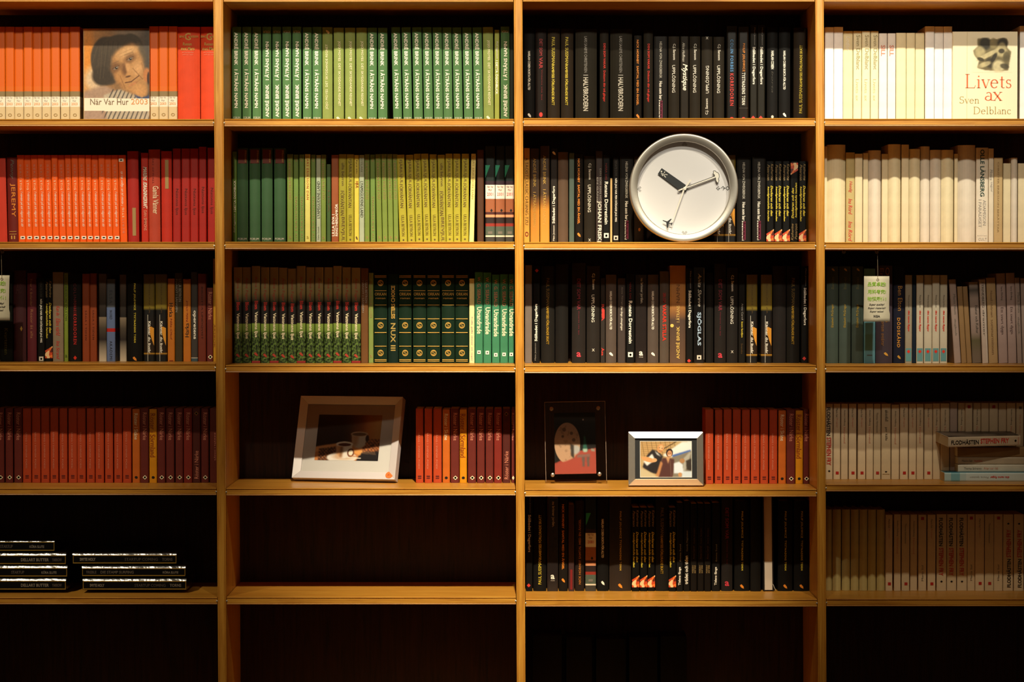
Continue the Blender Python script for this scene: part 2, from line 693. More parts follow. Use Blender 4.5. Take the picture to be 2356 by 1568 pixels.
FLOD = [("FLODHÄSTEN", 8, 73, 10.5, -1, 'K', 'b'), ("STEPHEN FRY", 77, 141, 10.5, -1, 'Q', 'b'), ("#di", 152, 157, 6, 0, 'K')]
NV01 = [("#tl", 44, 73, 11, -5.5, 'E', 'k'), ("När Var", 91, 96, 14, 0, 'D', 'h'), ("Hur", 98, 103, 8, 0, 'D', 'h'), ("2001", 107, 114, 14, 0, 'Q', 'h'),
        ("#di", 144, 152, 6, 3, 'K', 'k'), ("#sq", 196, 202, 10, 0, 'H')]
NV01_COVER = [(0, '#0e1c18'), (.36, '#2e1c26'), (.40, '#e9e0d2'), (.545, '#9a5a38'), (.68, '#4a2420'), (.71, '#d8946a'), (.735, '#2a1c1a'),
              (.80, '#8a2c20'), (.83, '#4c5648'), (.925, '#d8cbb0'), (.94, '#39352f')]
NV03_COVER = [(0, '#dc6410'), (.62, '#dc6a16'), (.668, '#8c7852'), (.725, '#f6efdc'), (.83, '#d8c49a')]
NV03 = [("När Var", 160, 165, 14, -1, 'S', 'h'), ("Hur", 167, 172, 8, -1, 'S', 'h'), ("2003", 174, 180, 14, -1, 'O', 'h'), ("#ri", 199, 206, 9, 0, 'T')]
FLAME_COVER = [(0, '#5c4a14'), (.385, '#7d6a1c'), (.412, '#0c0b0a'), (.90, '#2a1a08'), (.905, '#b8862a'), (.925, '#0c0b0a')]
FLAME = [("#fl", 120, 164, 12, 5, '#d8922a', 'k'), ("#sq", 98, 210, 1.0, -3, 'L'), ("KÄNSLAN ÄR", 12, 90, 3, 1, 'M'), ("Känner du ljusår", 108, 182, 7, 0, 'W', 'b')]
ORK = [("#sq", 3, 4.6, 27, 0, 'G'), ("#sq", 6.5, 7.6, 27, 0, 'G'), ("#em", 13, 27, 13, 0, 'G'), ("#sq", 37, 38.2, 27, 0, 'G'), ("ORKAN", 42, 49, 26, 0, 'G', 'h'),
       ("roman", 54, 57, 22, 0, 'G', 'h'), ("#sq", 70, 71.2, 27, 0, 'G'), ("#sq", 101.5, 103, 27, 0, 'G'), ("#em", 110, 124.5, 13.5, 0, 'G'),
       ("#sq", 133, 134.6, 27, 0, 'G'), ("#sq", 164.5, 166, 27, 0, 'G'), ("#em", 173.5, 188, 13.5, 0, 'G'), ("#sq", 195.5, 197, 27, 0, 'G'), ("#sq", 199, 200.3, 27, 0, 'G')]
VALT_COVER = [(0, '#9a8a62'), (.27, '#857648'), (.37, '#14160f'), (.575, '#1a0f12'), (.588, '#1a0f12'), (.592, '#7c9440'), (.66, '#6c8436'), (.72, '#2c4018'), (1, '#141d0e')]
VALT = [("Anna Fager", 24, 78, 7.5, 0, 'F'), ("Blom", 80, 99, 8, 1, 'Q', 'b'), ("Vattnens ljus", 105, 164, 9, 0, 'C', 'b'), ("#lf", 198, 207, 9, 0, 'F'), ("#di", 207, 211, 5, -1, '#62803c')]
BEYR = [("FJÄRILSJUL", 12, 66, 9, 0, 'M'), ("FÖRVÄNTAN", 68, 122, 9, 0, 'M'), ("ULLA BEYRON", 139, 187, 7, 0, '#6a5a1c'), ("#ci", 194, 198, 4, 0, 'M')]
BEYL = [("ulla beyron", 20, 72, 8, 0, 'M'), ("FÖRVÄNTAN", 84, 140, 10, 0, 'M'), ("BREVJUL", 144, 200, 9, 0, 'M')]
LIVE = [("LIV ERIKSSON", 4, 58, 5, -1, 'T', 'bs'), ("VALS OSS", 62, 104, 5.5, 0, 'T', 'i'), ("a", 188, 194, 5, 0, 'T', 'h')]
STIG = [("BERIT", 22, 56, 4.2, 0, 'X', 's'), ("STIG", 58, 80, 4.2, 0, 'C', 's'), ("I väntan på att någon ska dö", 84, 164, 7, 1, 'W', 'i'), ("#sq", 186, 193, 10.5, 2, 'W'), ("#sq", 188.2, 190.8, 5.5, 2, 'O')]
NATT = [("Nattens ljus", 92, 152, 8, 0, 'J')]
SKAM = [("Finna lyckan", 46, 74, 4.5, 0, 'H'), ("ditt namn flyger", 81, 130, 5.5, 0, 'R', 'b'), ("#sq", 168, 198, 13, 0, '#5c8a8a', 'k'), ("#di", 171, 180, 8, 0, 'R')]
SMALLR = [("Maria Sol", 10, 30, 4, 0, 'H'), ("Ropar", 33, 55, 4, 0, 'X'), ("#sq", 155.5, 162, 7, 1, '#c02a20')]
SMALLI = [("#sq", 155.5, 162, 7, 1, '#b83228'), ("Thomas Hermansson", 20, 66, 4, 0, 'H')]
SMALLN = [("Anders Hellberg", 14, 50, 4, 0, 'H'), ("Norrvind", 54, 90, 4, 0, 'X')]
ATLAS = [("DET SOM VAR", 36, 108, 8, 0, '#7a2430', 'b'), ("Vinterns vita ljus", 110, 165, 3, 0, '#7a2430'), ("a", 205, 216, 10, 0, '#c83a48', 'hb')]
BRUN = [("nu brinner jorden.", 8, 66, 8, 1, 'L'), ("a", 176, 186, 9, 0, 'W', 'hb'), ("ATLAS", 188, 190.5, 9, 0, 'L', 'h')]
DORR = [("NÄRA DIG", 20, 58, 5, 0, 'D'), ("Renate Dorrestein", 62, 160, 8, 0, 'W', 'b'), ("#sq", 180, 191, 11, 0, 'W'), ("#ci", 183, 189, 5, 0, 'K')]
FEM = [("RENATE DORR", 8, 44, 5, 0, 'Z'), ("NÄR JAG VAR FEM DÖDADE JAG MIG", 48, 148, 6.5, 0, 'W', 'b'), ("#sq", 180, 190, 10, 0, 'L'), ("#ci", 183, 188, 4.5, 0, 'K')]
SEBA = [("W. G. SEBALD", 11, 73, 7.5, 0, 'X'), ("Utvandrade", 80, 142, 11, 1, 'C', 'b'), ("#sq", 180, 188, 8, 0, 'W'), ("#ci", 182.5, 186, 3, 0, 'K')]
AGG = [("Rolf Aggestam", 26, 66, 5, 0, 'L', 'i'), ("I DETTA ÖGONBLICK", 70, 148, 6, 0, 'W', 'b')]
BRINK = [("ANDRÉ BRINK", 13, 88, 10, 0, 'W', 'b'), ("I ÅTRÅNS NAMN", 98, 186, 10, 0, 'W', 'b'), ("FORUM", 206, 211.5, 15, 0, 'L', 'h')]
JOJM = [(JOJO, 31, 180, 6.5, 1, 'C'), ("#lf", 204, 213, 9, -1, 'C')]
TAN_BR = [("ANDRÉ BRINK", 22, 88, 8, 0, 'G'), ("I ÅTRÅNS NAMN", 100, 180, 8, 0, 'G')]
DELB = [("Sven Delblanc", 9, 88, 9, 2, '#9a8a5a'), ("Livets ax", 110, 160, 7, 0, '#c8b888')]
LYAM = [("DYLAN", 8, 38, 4, 0, '#7a7a60'), ("LYAMSGUDENS LAND", 60, 143, 6.5, 0, '#2e3428')]
TIDE = [("Tidens fånge", 148, 190, 7, 0, 'W', 'ub'), ("Emma Sund", 96, 135, 3.5, 1, 'S', 'u')]
INOM = [("Inom familjen", 56, 92, 4, 1, 'M', 'u'), ("Anna Carell", 98, 128, 4, 0, 'M', 'u'), ("MORDEN I", 142, 160, 3.6, -2, 'T', 'u'), ("EAST END", 142, 160, 3.6, 3, 'T', 'u')]
MCEW = [("#lf", 4, 11, 7, 1, 'G'), ("Elizabeth McGregor", 86, 140, 7, 0, '#b09030', 'u'), ("Barnet", 24, 52, 6, 0, '#6a6a40', 'u')]

BK = '#110f0d'
K = {
    'nv03': ('P', NV03_COVER, 'orange yearbook with white label band', NV03, .13),
    'mars': ('H', '#d8451a', 'wide red book with gilt lettering', [("BENGT", 20, 25, 14, -14, 'G', 'hb'), ("ANDERSSON", 20, 25, 20, 12, 'G', 'hb'), ("G", 14, 31, 14, -2, 'G', 'hb'), ("Resan", 36, 43, 20, -3, 'G', 'hb'),
            ("mot Mars", 46, 54, 31, -2, 'G', 'hb'), ("en berättelse", 57, 60, 26, -2, 'X', 'h'), ("och en resa", 62, 65, 24, -2, 'X', 'h')], .13),
    'redpl': ('P', '#c4331c', 'plain salmon red paperback', [], .12),
    'jerem': ('H', '#6a150c', 'dark red book lettered in gold capitals', [("Penny", 5, 50, 10, 0, 'H', 'i'), ("JEREMY", 60, 137, 12, 1, 'O', ''), ("#sq", 170, 171, 16, 0, 'G'), ("#sq", 176, 177, 16, 0, 'G'), ("II", 180, 188, 9, 0, 'G', 'h')], .13),
    'stig': ('P', '#ee5c06', 'thin orange paperback with white script', STIG, .12),
    'red1': ('H', '#a8221a', 'crimson book with low tan label', [("#sq", 130, 194, 8, 2, 'T', 'k')], .13),
    'mass': ('P', '#b8260f', 'red thriller with white slanted lettering', [("MARENS", 32, 64, 9, 1, 'L', 'bi'), ("//DRAGNINGSKRAFT", 66, 128, 9, 1, 'W', 'bi'), ("DAN SIMMONS", 132, 178, 7, 1, 'X', 'b')], .12),
    'gamla': ('H', '#b0402a', 'wide rust red book with cream serif title', [("ÅKE EDWALL", 20, 78, 5, -2, 'D', 's'), ("Gamla Vänner", 84, 148, 13, 3, 'C', '')], .13),
    'red2': ('H', '#b82a18', 'red book with high tan label', [("#sq", 20, 86, 8, 1, 'T', 'k')], .13),
    'natt': ('P', '#a01a10', 'dark red paperback with black script', NATT, .12),
    'grnyel': ('P', '#141812', 'black-green book with dim yellow lettering', [("Kvartetten", 130, 190, 8, 0, '#5a5a1a')], .12),
    'maro1': ('H', '#3c1216', 'wide dark maroon book with gilt speck', [("#di", 128, 140, 6, 4, 'G'), ("AB", 30, 54, 14, -1, '#4a1c1e', 'h')], .13),
    'maro2': ('H', '#5c1820', 'maroon book with faded lettering', [("Peter K Bolander", 14, 76, 5, -1, '#a06a48'), ("Rosor åt alla", 84, 150, 6, 0, '#a06a48')], .12),
    'femd': ('P', '#12110f', 'black paperback with small white capitals', FEM, .12),
    'kath': ('P', '#0e0d0b', 'black paperback, yellow lettering, orange picture', KATH, .12),
    'grbei': ('P', '#8a7660', 'grey-beige book with red handwriting', [("Kan du", 78, 100, 8, 0, 'Q', 'i'), ("Elins värld", 106, 146, 10, 0, 'Q', 'i'), ("Ina Strand", 158, 200, 8, 0, 'Q', 'i')], .12),
    'lime': ('P', '#7a8a2c', 'thin lime green book', [("LISA ERIKSSON VALS OSS", 6, 110, 4, 0, '#3a4a14'), ("a", 188, 194, 5, 0, '#3a4a14', 'h')], .12),
    'forb_d': ('P', '#14110f', 'black thriller with red capitals', [("COLIN", 22, 60, 6, 0, '#5a1418', 'bs'), ("FORBES", 62, 90, 6, 0, '#8a1a1a', 'bs'), ("KORRIDOREN", 92, 162, 7.5, 0, '#b82420', 'bs'), ("#di", 188, 198, 8, 0, 'R')], .13),
    'brick': ('P', '#8a3a12', 'brick orange paperback with faint lettering', [("SAGA I TIDEN", 84, 152, 4, 0, '#5a1e0c', 's')], .12),
    'photog': ('P', [(0, '#5a4638'), (.25, '#3a2e26'), (.49, '#1a1512'), (.495, '#83725e'), (.62, '#4a4034'), (.75, '#2a2220'), (.99, '#c8b8a0')], 'grey photographic spine', [], .12),
    'bluer': ('P', [(0, '#4c5058'), (.34, '#5f6f96'), (.595, '#b02018'), (.64, '#5f6f96')], 'blue-grey paperback with red stripe', [("ELSA", 26, 56, 7, 0, '#39404e', 's'), ("NORD", 72, 92, 6, 0, '#39404e', 's'), ("AKADEMI", 142, 186, 6, 0, '#2e3444', 's')], .12),
    'jolo': ('H', BK, 'black book with spaced yellow capitals', JOLO, .13),
    'flame': ('P', FLAME_COVER, 'black and olive book with flame picture', FLAME, .12),
    'harka': ('P', '#c0701c', 'ochre paperback with black title', [("Harka", 56, 88, 9, 0, 'K', ''), ("Nils-Olof", 92, 140, 4, 0, 'D'), ("#sq", 188, 190, 9, 0, 'D')], .12),
    'olivtx': ('P', '#3a3016', 'dark olive book with grey two-line lettering', [("ULLA BEYRON", 14, 66, 6, 3, 'S'), ("PIANOT I SÅNGEN", 14, 90, 6, -4, 'S')], .12),
    'oper': ('P', [(0, '#3e3a36'), (.955, '#c8c0b0'), (.962, '#3c5058')], 'dark grey book with white lower-case title', [("operetens", 88, 154, 8, 0, 'W', 'b')], .12),
    'rust2': ('P', '#6e2a16', 'rust brown paperback', [("BIRGITTA LINDQVIST", 30, 150, 4.5, 0, '#3a140c')], .12),
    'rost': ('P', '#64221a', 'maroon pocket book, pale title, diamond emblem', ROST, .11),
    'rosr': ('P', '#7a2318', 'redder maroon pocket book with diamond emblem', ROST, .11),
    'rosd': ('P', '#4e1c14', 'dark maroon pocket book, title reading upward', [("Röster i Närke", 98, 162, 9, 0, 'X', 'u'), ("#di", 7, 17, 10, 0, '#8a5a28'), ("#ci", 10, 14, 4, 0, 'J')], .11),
    'song': ('P', '#b2401a', 'red-orange pocket book with faint lettering', SONG, .11),
    'skane': ('P', '#c06018', 'orange pocket book with pale title', [("Röster i Skåne", 10, 70, 8.5, 0, 'C'), ("#ci", 154, 160, 7, 0, 'K')], .11),
    'sorm': ('P', '#d08806', 'yellow pocket book with large rust title', [("Röster i Sörmland", 10, 110, 12, -1, '#8a3208'), ("#ci", 154, 160, 7, 0, 'K')], .11),
    'rostend': ('P', '#64261a', 'rust red pocket book with upward lettering', [("SÅNG I NÄRKE", 56, 120, 4, 3, 'X', 'u')], .11),
    'yedge': ('P', '#b88410', 'tall thin yellow book against the upright', [("ÅRSBOK", 150, 205, 4, 0, 'D')], .12),
    # second bay
    'brink': ('H', '#4a7344', 'dark green book with white capitals', BRINK, .13),
    'jojo': ('H', '#7d8c46', 'light green book with slim pale lettering', JOJM, .13),
    'aggol': ('P', '#8a9238', 'thin olive book with white lettering', AGG, .12),
    'thinbk': ('P', '#1a1c14', 'thin black book', [], .12),
    'agggr': ('P', '#5a7a2c', 'thin green book, white title reading upward', [("Rolf Aggestam", 142, 186, 5, 0, 'L', 'ui'), ("I DETTA ÖGONBLICK", 66, 138, 6, 0, 'W', 'ub')], .12),
    'forum': ('H', '#345634', 'broad plain green volume with dull red label', [("#sq", 3, 35, 20, 0, '#6a2c20', 'k'), ("Minnen", 6, 32, 4, 7, 'G'), ("FORUM", 206, 211, 20, -1, 'L', 'h')], .13),
    'live': ('P', '#74893a', 'thin green paperback with gold lettering', LIVE, .12),
    'liveu': ('P', '#6d8a40', 'thin green paperback lettered upward', [("LIV ERIKSSON", 120, 196, 4.5, 0, 'T', 'us'), ("VALS", 96, 118, 5, 0, 'T', 'u'), ("a", 8, 16, 4, 0, 'T', 'h')], .12),
    'yelr': ('P', '#d6ce70', 'pale yellow paperback with red lettering', [("LARS ERIKSSON DAN", 6, 104, 5, 0, '#b85020', 's'), ("a", 188, 194, 5, 0, '#a08a30', 'h')], .12),
    'lyam': ('P', '#a8b49a', 'pale blue-green paperback with black capitals', LYAM, .12),
    'lyamu': ('P', '#a8b49a', 'pale blue-green book, black title upward', [("LYAMSGUDENS LAND", 60, 145, 6.5, 0, '#2e3428', 'u'), ("Dylan Gustafs", 164, 194, 4, 0, '#5a6250', 'u')], .12),
    'shgr': ('P', '#3f5a2c', 'short dark green booklet', [("LISA", 60, 110, 3, 0, '#6a4a30')], .12),
    'redbr': ('P', '#96502a', 'red-brown book with white upward capitals', [("LILLA EVA I", 136, 186, 6, -4, 'W', 'ub'), ("RINGTHERDAMKÖR", 112, 186, 7, 3, 'W', 'ub')], .12),
    'beyl': ('P', '#9c9428', 'olive yellow novel with tall serif lettering', BEYL, .12),
    'beyr': ('P', '#a69e2c', 'olive yellow novel with brown capitals', BEYR, .12),
    'yelsm': ('P', '#d8c64c', 'bright yellow paperback with short title', [("lyrik", 12, 44, 4, 0, 'M'), ("HJUL", 60, 76, 8, 0, '#a05a18', 'b'), ("#lf", 186, 195, 5, 0, 'M')], .12),
    'palye': ('P', '#e8dc8c', 'thin cream yellow book leaning right', [("LARS ERIKSSON DAN", 6, 104, 4.5, 0, '#b8a050')], .12),
    'woodbk': ('P', '#4a2a14', 'dark brown book turned sideways', [], .12),
    'nv01': ('P', NV01_COVER, 'dark yearbook with white label and photo', NV01, .13),
    'valt': ('P', VALT_COVER, 'novel with grey top and leafy green foot', VALT, .13),
    'brtx': ('P', '#6a4420', 'brown book with grey two-line lettering', [("ULLA BEYRON", 28, 80, 5, 4, 'S'), ("PIANOT I SÅNGEN", 28, 102, 5, -3, 'S')], .12),
    'sage': ('P', '#7d9048', 'sage green paperback with dotted lettering', LIVE, .12),
    'orkan': ('H', '#102618', 'dark green volume with gilt bands and emblems', ORK, .13),
    'nixon': ('H', '#10241d', 'dark green volume with gilt capitals only', [("SISTERS CHOICE", 26, 102, 9, 0, 'G', 'ub'), ("NUX III", 112, 176, 11, 0, '#a8904c', 'b')], .13),
    'kulla': ('P', '#e6e2a0', 'thin pale yellow book with thin lettering', [("Kulla gulla vinner en seger", 88, 190, 5, 0, '#9a7a8a')], .12),
    'seba': ('P', '#387c58', 'green paperback with cream title', SEBA, .12),
    # third bay
    'coben': ('H', BK, 'black book with small white capitals', COBEN, .13),
    'redtx1': ('H', '#1e1612', 'black book with dim red lettering', [("DET SOM", 24, 62, 7, 0, '#8a2020', 'b'), ("VAR", 66, 92, 8, 0, '#a02424', 'b'), ("Vinterns vita ljus", 94, 164, 3, 2, '#8a2020'), ("#ci", 192, 203, 8, 0, 'Q')], .13),
    'suss': ('H', '#281e13', 'brown-black book with yellow capitals', SUSS, .13),
    'halv': ('H', '#221d13', 'very wide black novel with silver capitals', HALV, .13),
    'redtx': ('H', '#211b12', 'brown-black book with bright red lettering', REDTX, .13),
    'horn': ('H', '#18130e', 'black book with orange capitals', HORNBY, .13),
    'zwei': ('P', '#1c1814', 'black paperback with pink glowing word', ZW, .12),
    'sans': ('H', '#262017', 'charcoal book with spaced white title', SANSOM, .13),
    'magi': ('P', '#262018', 'slim charcoal book with large white script', [("Alice Hoffman", 14, 58, 6, -2, 'L', 'i'), ("Mystique", 63, 124, 14, 0, 'W', 'bi')], .12),
    'forb': ('P', '#161310', 'glossy black thriller, blue and red capitals', [("COLIN FORBES", 30, 104, 7, 0, 'B', 'bs'), ("KORRIDOREN", 108, 182, 8.5, 0, 'Q', 'bs'), ("#ci", 208, 218, 10, 0, 'R')], .13),
    'jolw': ('P', '#1e1710', 'glossy black book, yellow and white capitals', [("PHILIP JOLOWICZ", 38, 103, 6.5, 0, 'O', 'bs'), ("TYSTNADENS TORN", 105, 179, 7.5, 0, 'W', 'bs'), ("#sq", 186, 186.8, 20, 0, 'Z'), ("#ci", 207, 216, 9, 0, 'Q')], .13),
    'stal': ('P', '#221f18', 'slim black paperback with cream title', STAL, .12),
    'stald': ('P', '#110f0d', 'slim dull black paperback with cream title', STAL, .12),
    'cobs': ('H', BK, 'black book with short white name', [("HARLAN COBEN", 54, 96, 6.5, 0, 'W', 'b'), ("borta", 100, 150, 4, 0, '#3a342a', 'i'), ("#ci", 202, 209, 6, 0, 'L')], .13),
    'taois': ('P', '#d8a040', 'thin tan paperback with brown capitals', [("A TAOIST CLASSIC CHUANG-TZU", 22, 176, 7, 0, '#6a4a1e'), ("#ri", 192, 203, 8, 0, 'D')], .12),
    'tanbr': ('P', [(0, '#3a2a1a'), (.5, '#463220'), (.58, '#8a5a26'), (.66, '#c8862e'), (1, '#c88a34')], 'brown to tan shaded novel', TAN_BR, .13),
    'stalu': ('P', '#2c2622', 'slim grey book with upward white title', [("#lf", 6, 15, 8, 0, 'C'), ("Stålbadet i Degerfors", 86, 172, 8, 0, 'W', 'ub'), ("Mats Jonsson", 176, 212, 5, 0, 'L', 'ub')], .12),
    'greybr': ('H', '#5a4432', 'plain grey-brown cloth book', [], .13),
    'teal': ('P', '#4c5c52', 'plain thin slate green book', [], .12),
    'frisk': ('P', '#3a2e2a', 'grey-brown book with large white name', [("DEN SOM HAN HÖRDE", 40, 130, 4.6, 3.4, 'S'), ("EN GÅNG", 60, 118, 4.6, -3.4, 'S'), ("JOHAN FRISK", 114, 206, 11, 0, 'W', 'b'), ("#sq", 207, 211, 9, 0, 'L')], .12),
    'dorr': ('P', '#121110', 'black paperback with typewriter name', DORR, .12),
    'creamline': ('P', '#e0b878', 'very thin cream booklet', [], .12),
    'fem': ('P', '#191512', 'black paperback with bold white capitals', FEM, .12),
    'brbk': ('P', '#3a2a1a', 'brown-black book half hidden by the clock', [("NÄSTA SOMMAR", 70, 150, 5, 2, '#8a6a2c'), ("#ci", 164, 172, 5, 1, 'O')], .12),
    'paulu': ('H', BK, 'black book with upward yellow capitals', [("PAUL SUSSMAN", 148, 206, 7, 0, 'Y', 'u'), ("KAMBYSES FÖRLORADE SKATT", 46, 147, 7, 0, 'Y', 'ub')], .13),
    'gr1': ('P', '#6e6258', 'plain grey paperback beside the upright', [], .12),
    'blkpl': ('H', '#15120f', 'plain black book', [], .13),
    'atlas': ('H', '#211c19', 'black book with red letter emblem', ATLAS, .13),
    'rspot': ('P', '#2e2824', 'narrow black book with red patches', [("ROSA", 60, 98, 6, 0, 'Q', 'b'), ("#sq", 72, 92, 6, 1, 'Q', 'k'), ("Åsa", 160, 178, 6, 0, 'Q', 'b')], .12),
    'grco': ('H', '#4a3e36', 'grey-brown book with white capitals', [("HARLAN COBEN BORTA FÖR ALLTID", 38, 126, 6.5, 0, 'W', 'b'), ("#lf", 178, 187, 9, 0, 'W')], .13),
    'scr': ('P', '#3a302c', 'slim grey book with white handwriting', [("Sanna Töringe", 20, 62, 4, 1, 'S', 'i'), ("Den långa sömngången", 64, 120, 6, 0, 'W', 'i')], .12),
    'brun': ('P', '#231d1c', 'glossy black paperback with tall pale title', BRUN, .12),
    'redc': ('H', '#4a3e34', 'grey-brown book with red capitals', [("DEN SOM", 50, 72, 7, 0, '#a02418', 'b'), ("VAKAR STILLA", 76, 160, 8.5, 0, 'R', 'b')], .13),
    'brnkt': ('P', [(0, '#9a6a34'), (.36, '#b0783a'), (.50, '#7a5230'), (.56, '#4c3a30'), (1, '#5a4230')], 'broad tan-topped novel lettered upward in gold', [("ANDRÉ BRINK", 140, 214, 9, 0, '#e8c060', 'u'), ("I ÅTRÅNS", 92, 130, 9, 0, '#d8b468', 'u'), ("NAMN", 44, 86, 8, 1, '#6a4420', 'u'), ("#ci", 134, 142, 8, -13, '#e8c060')], .13),
    'sjog': ('P', '#100f0f', 'glossy black book, big silver-blue title', [("Anita Shreve", 14, 90, 8, 1, 'L', 'i'), ("SJÖGLAS", 103, 180, 12, 0, '#a8c0d8', 'b'), ("#sq", 202, 212, 10, 0, 'L'), ("#ci", 205, 210, 4, 0, 'K'), ("#sq", 2, 212, .8, 11, 'S')], .13),  # the full-height thin strip paints the shine along the spine's edge
    'famil': ('P', '#16130f', 'slim black book with small yellow title', [("Anna Carell", 68, 106, 4, 1, 'S'), ("Inom familjen", 110, 146, 5, 0, 'Y', 'b'), ("Svenska", 160, 184, 4, 0, 'M')], .12),
    'paulr': ('H', '#181511', 'black book with dim downward yellow capitals', [("PAUL SUSSMAN", 28, 90, 7, 0, '#7a6020'), ("KAMBYSES FÖRLORADE SKATT", 92, 180, 7, 0, '#a8821c', 'b')], .13),
    'wide9': ('H', [(0, '#1c1712'), (1, '#2c2018')], 'very wide brown-black book, yellow spaced capitals', [("PHILIP JOLOWICZ TYSTNADENS TORN", 32, 168, 5.5, 0, '#c8a040', 'bs'), ("#lf", 198, 209, 10, 0, 'O')], .13),
    'trad': ('P', '#15120f', 'black paperback with large upward title', [("trädet och tiden", 126, 192, 7.5, -1, 'W', 'ub'), ("Gunda Magnusson", 68, 116, 4, 1, 'S', 'u')], .12),
    'tide': ('P', '#161412', 'slim black paperback with upward title', TIDE, .12),
    'inom': ('P', '#15100c', 'slim black book with faint brown lettering', INOM, .12),
    'horu': ('H', '#241a14', 'black book with upward orange capitals', [("NICK HORNBY SAMTAL MED EN ÄNGEL", 42, 192, 6, 0, '#a8682a', 'ub')], .13),
    'streak': ('P', '#3a2422', 'narrow dark book with red streak', [("#sq", 150, 196, 5, 0, '#7a1a1a', 'k')], .12),
    # right bay
    'rosts': ('P', '#64221a', 'narrow maroon pocket book against the upright', [("Röster i Närke", 10, 73, 5, -1, 'X'), ("#di", 154, 164, 6, 0, 'C')], .11),
    'wh': ('P', '#f8f4ec', 'tall white book', [], .13),
    'whs': ('P', '#f5eee2', 'white book with salmon print', [("SILL", 27, 52, 10, 0, 'X', 'b')], .13),
    'crm': ('P', '#f0e2b4', 'cream book', [], .13),
    'lodj': ('P', '#efe2b0', 'cream yellow book with white script', [("Lodjur", 12, 46, 11, -1, '#fbf6e6', 'i')], .13),
    'delb': ('P', '#f1e8bc', 'cream yellow book with grey-brown lettering', DELB, .13),
    'whn': ('P', '#d9c9a2', 'narrow off-white book', [], .12),
    'whr': ('R', '#ddcfa8', 'wide rounded off-white book', [], .13),
    'whg': ('R', '#d8ccb8', 'rounded greyish white book', [], .13),
    'tanred': ('P', '#b8a56c', 'khaki book with red handwriting', [("Hemlig", 66, 92, 9, 0, 'Q', 'i'), ("Ina Rörd", 106, 142, 9, 0, 'Q', 'i'), ("Ina Rörd", 158, 204, 9, 0, 'Q', 'i')], .12),
    'olle': ('P', '#d8ccb6', 'off-white book with bold dark green name', [("OLLE LÄNSBERG", 4, 112, 12, 1, 'A', 'b'), ("ADAMSSON", 120, 178, 7, 5, 'S'), ("I PARADISET", 119, 183, 7, -5, 'S'), ("Bokförlaget", 201, 203, 22, 0, 'S', 'h'), ("CULT", 207, 213, 19, 1, 'S', 'h')], .12),
    'mono': ('P', '#d8ccb4', 'narrow off-white book with grey print', [("Monica", 48, 72, 7, 0, 'S', 'i'), ("sagor", 76, 100, 5, 0, 'S')], .12),
    'tanpt': ('P', '#b89c6c', 'tan book with faint lettering', [("CHRISTER ERIKSSON BERÄTTAR", 10, 172, 5, 0, '#8a7048')], .12),
    'mcew': ('H', '#3a463c', 'dark green-blue book with gold upward name', MCEW, .13),
    'tealb': ('P', '#5c8e98', 'pale teal book partly behind the tag', [("#sq", 198, 200, 12, 0, 'Z')], .12),
    'oscar': ('H', '#3c3038', 'dark violet book with brown lettering', [("Oscar Berlin", 4, 130, 9, 7, '#a06a28'), ("Ernst Orvar", 6, 120, 9, -6, '#8a5a28'), ("bortom ovsärar", 124, 184, 8, -3, '#a06a28', 's'), ("#lf", 199, 208, 10, 4, '#d8a040')], .13),
    'elton': ('H', '#191a28', 'blue-black book with ochre capitals', [("Ben Elton", 45, 102, 10, 2, '#a8742c'), ("DÖDSKÅND", 118, 186, 9, 0, '#c8862c', 'bs'), ("#lf", 204, 213, 8, 0, '#b8862c')], .13),
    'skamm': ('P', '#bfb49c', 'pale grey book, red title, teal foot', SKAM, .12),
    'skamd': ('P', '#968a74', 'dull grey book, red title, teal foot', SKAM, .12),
    'navy': ('P', '#16222e', 'narrow blue-black book', [], .12),
    'mauve': ('P', '#a48a80', 'mauve-grey book with dark lettering', [("Sara Ehrling", 30, 62, 5, 1, 'Z'), ("Ett svart dygn", 78, 140, 8, 0, '#5a4440')], .12),
    'pinkg': ('P', '#9a8478', 'pinkish grey leaning paperback', [("Maria Blom", 34, 80, 5, 2, 'H'), ("dagbok", 90, 130, 5, 0, 'H')], .12),
    'brlean': ('P', '#8a6a42', 'brown leaning paperback', [], .12),
    'pinkph': ('P', [(0, '#a08c80'), (.1, '#4a423a'), (.2, '#9c887c'), (.62, '#8a7468'), (.72, '#5a5236'), (.9, '#6a5a4a')], 'leaning book with flower photograph', [("Natur och Kultur", 54, 118, 6, 4, 'Z')], .12),
    'whlean': ('P', '#b8a494', 'leaning pale book with shiny edge', [("STRINDBERG", 6, 64, 5, 0, 'Z'), ("dramer", 70, 130, 4, 0, 'Z'), ("#sq", 12, 190, 1, 4, 'L')], .12),  # the long pale strip is a painted gleam, not print
    'tanlean': ('P', '#a8885c', 'tan leaning book', [("Novell i februari", 30, 90, 5, 0, '#7a5a38'), ("sommarminnen", 96, 176, 6, 0, '#7a5a38')], .12),
    'flod': ('P', '#e2cba6', 'cream pocket book, black and red capitals', FLOD, .11),
    'pk': ('P', '#e4cca6', 'cream pocket book with faint print', SMALLN, .11),
    'pkr': ('P', '#e8d0aa', 'cream pocket book with red square', SMALLR, .11),
    'pki': ('P', '#dec8a2', 'cream pocket book, red square, darker print', SMALLI, .11),
    'pkd': ('P', '#dcc59e', 'broader cream book with black title', [("akenfall", 14, 40, 7, 1, 'Z'), ("per källa", 54, 84, 7, 0, 'Z'), ("#di", 154, 158, 6, 0, 'K'), ("#sq", 161, 162, 16, 0, 'T')], .11),
    'pkp': ('P', '#e0c8a4', 'plain cream pocket book', [], .11),
    'pkm': ('P', '#c8b0a0', 'mauve cream pocket book', [], .11),
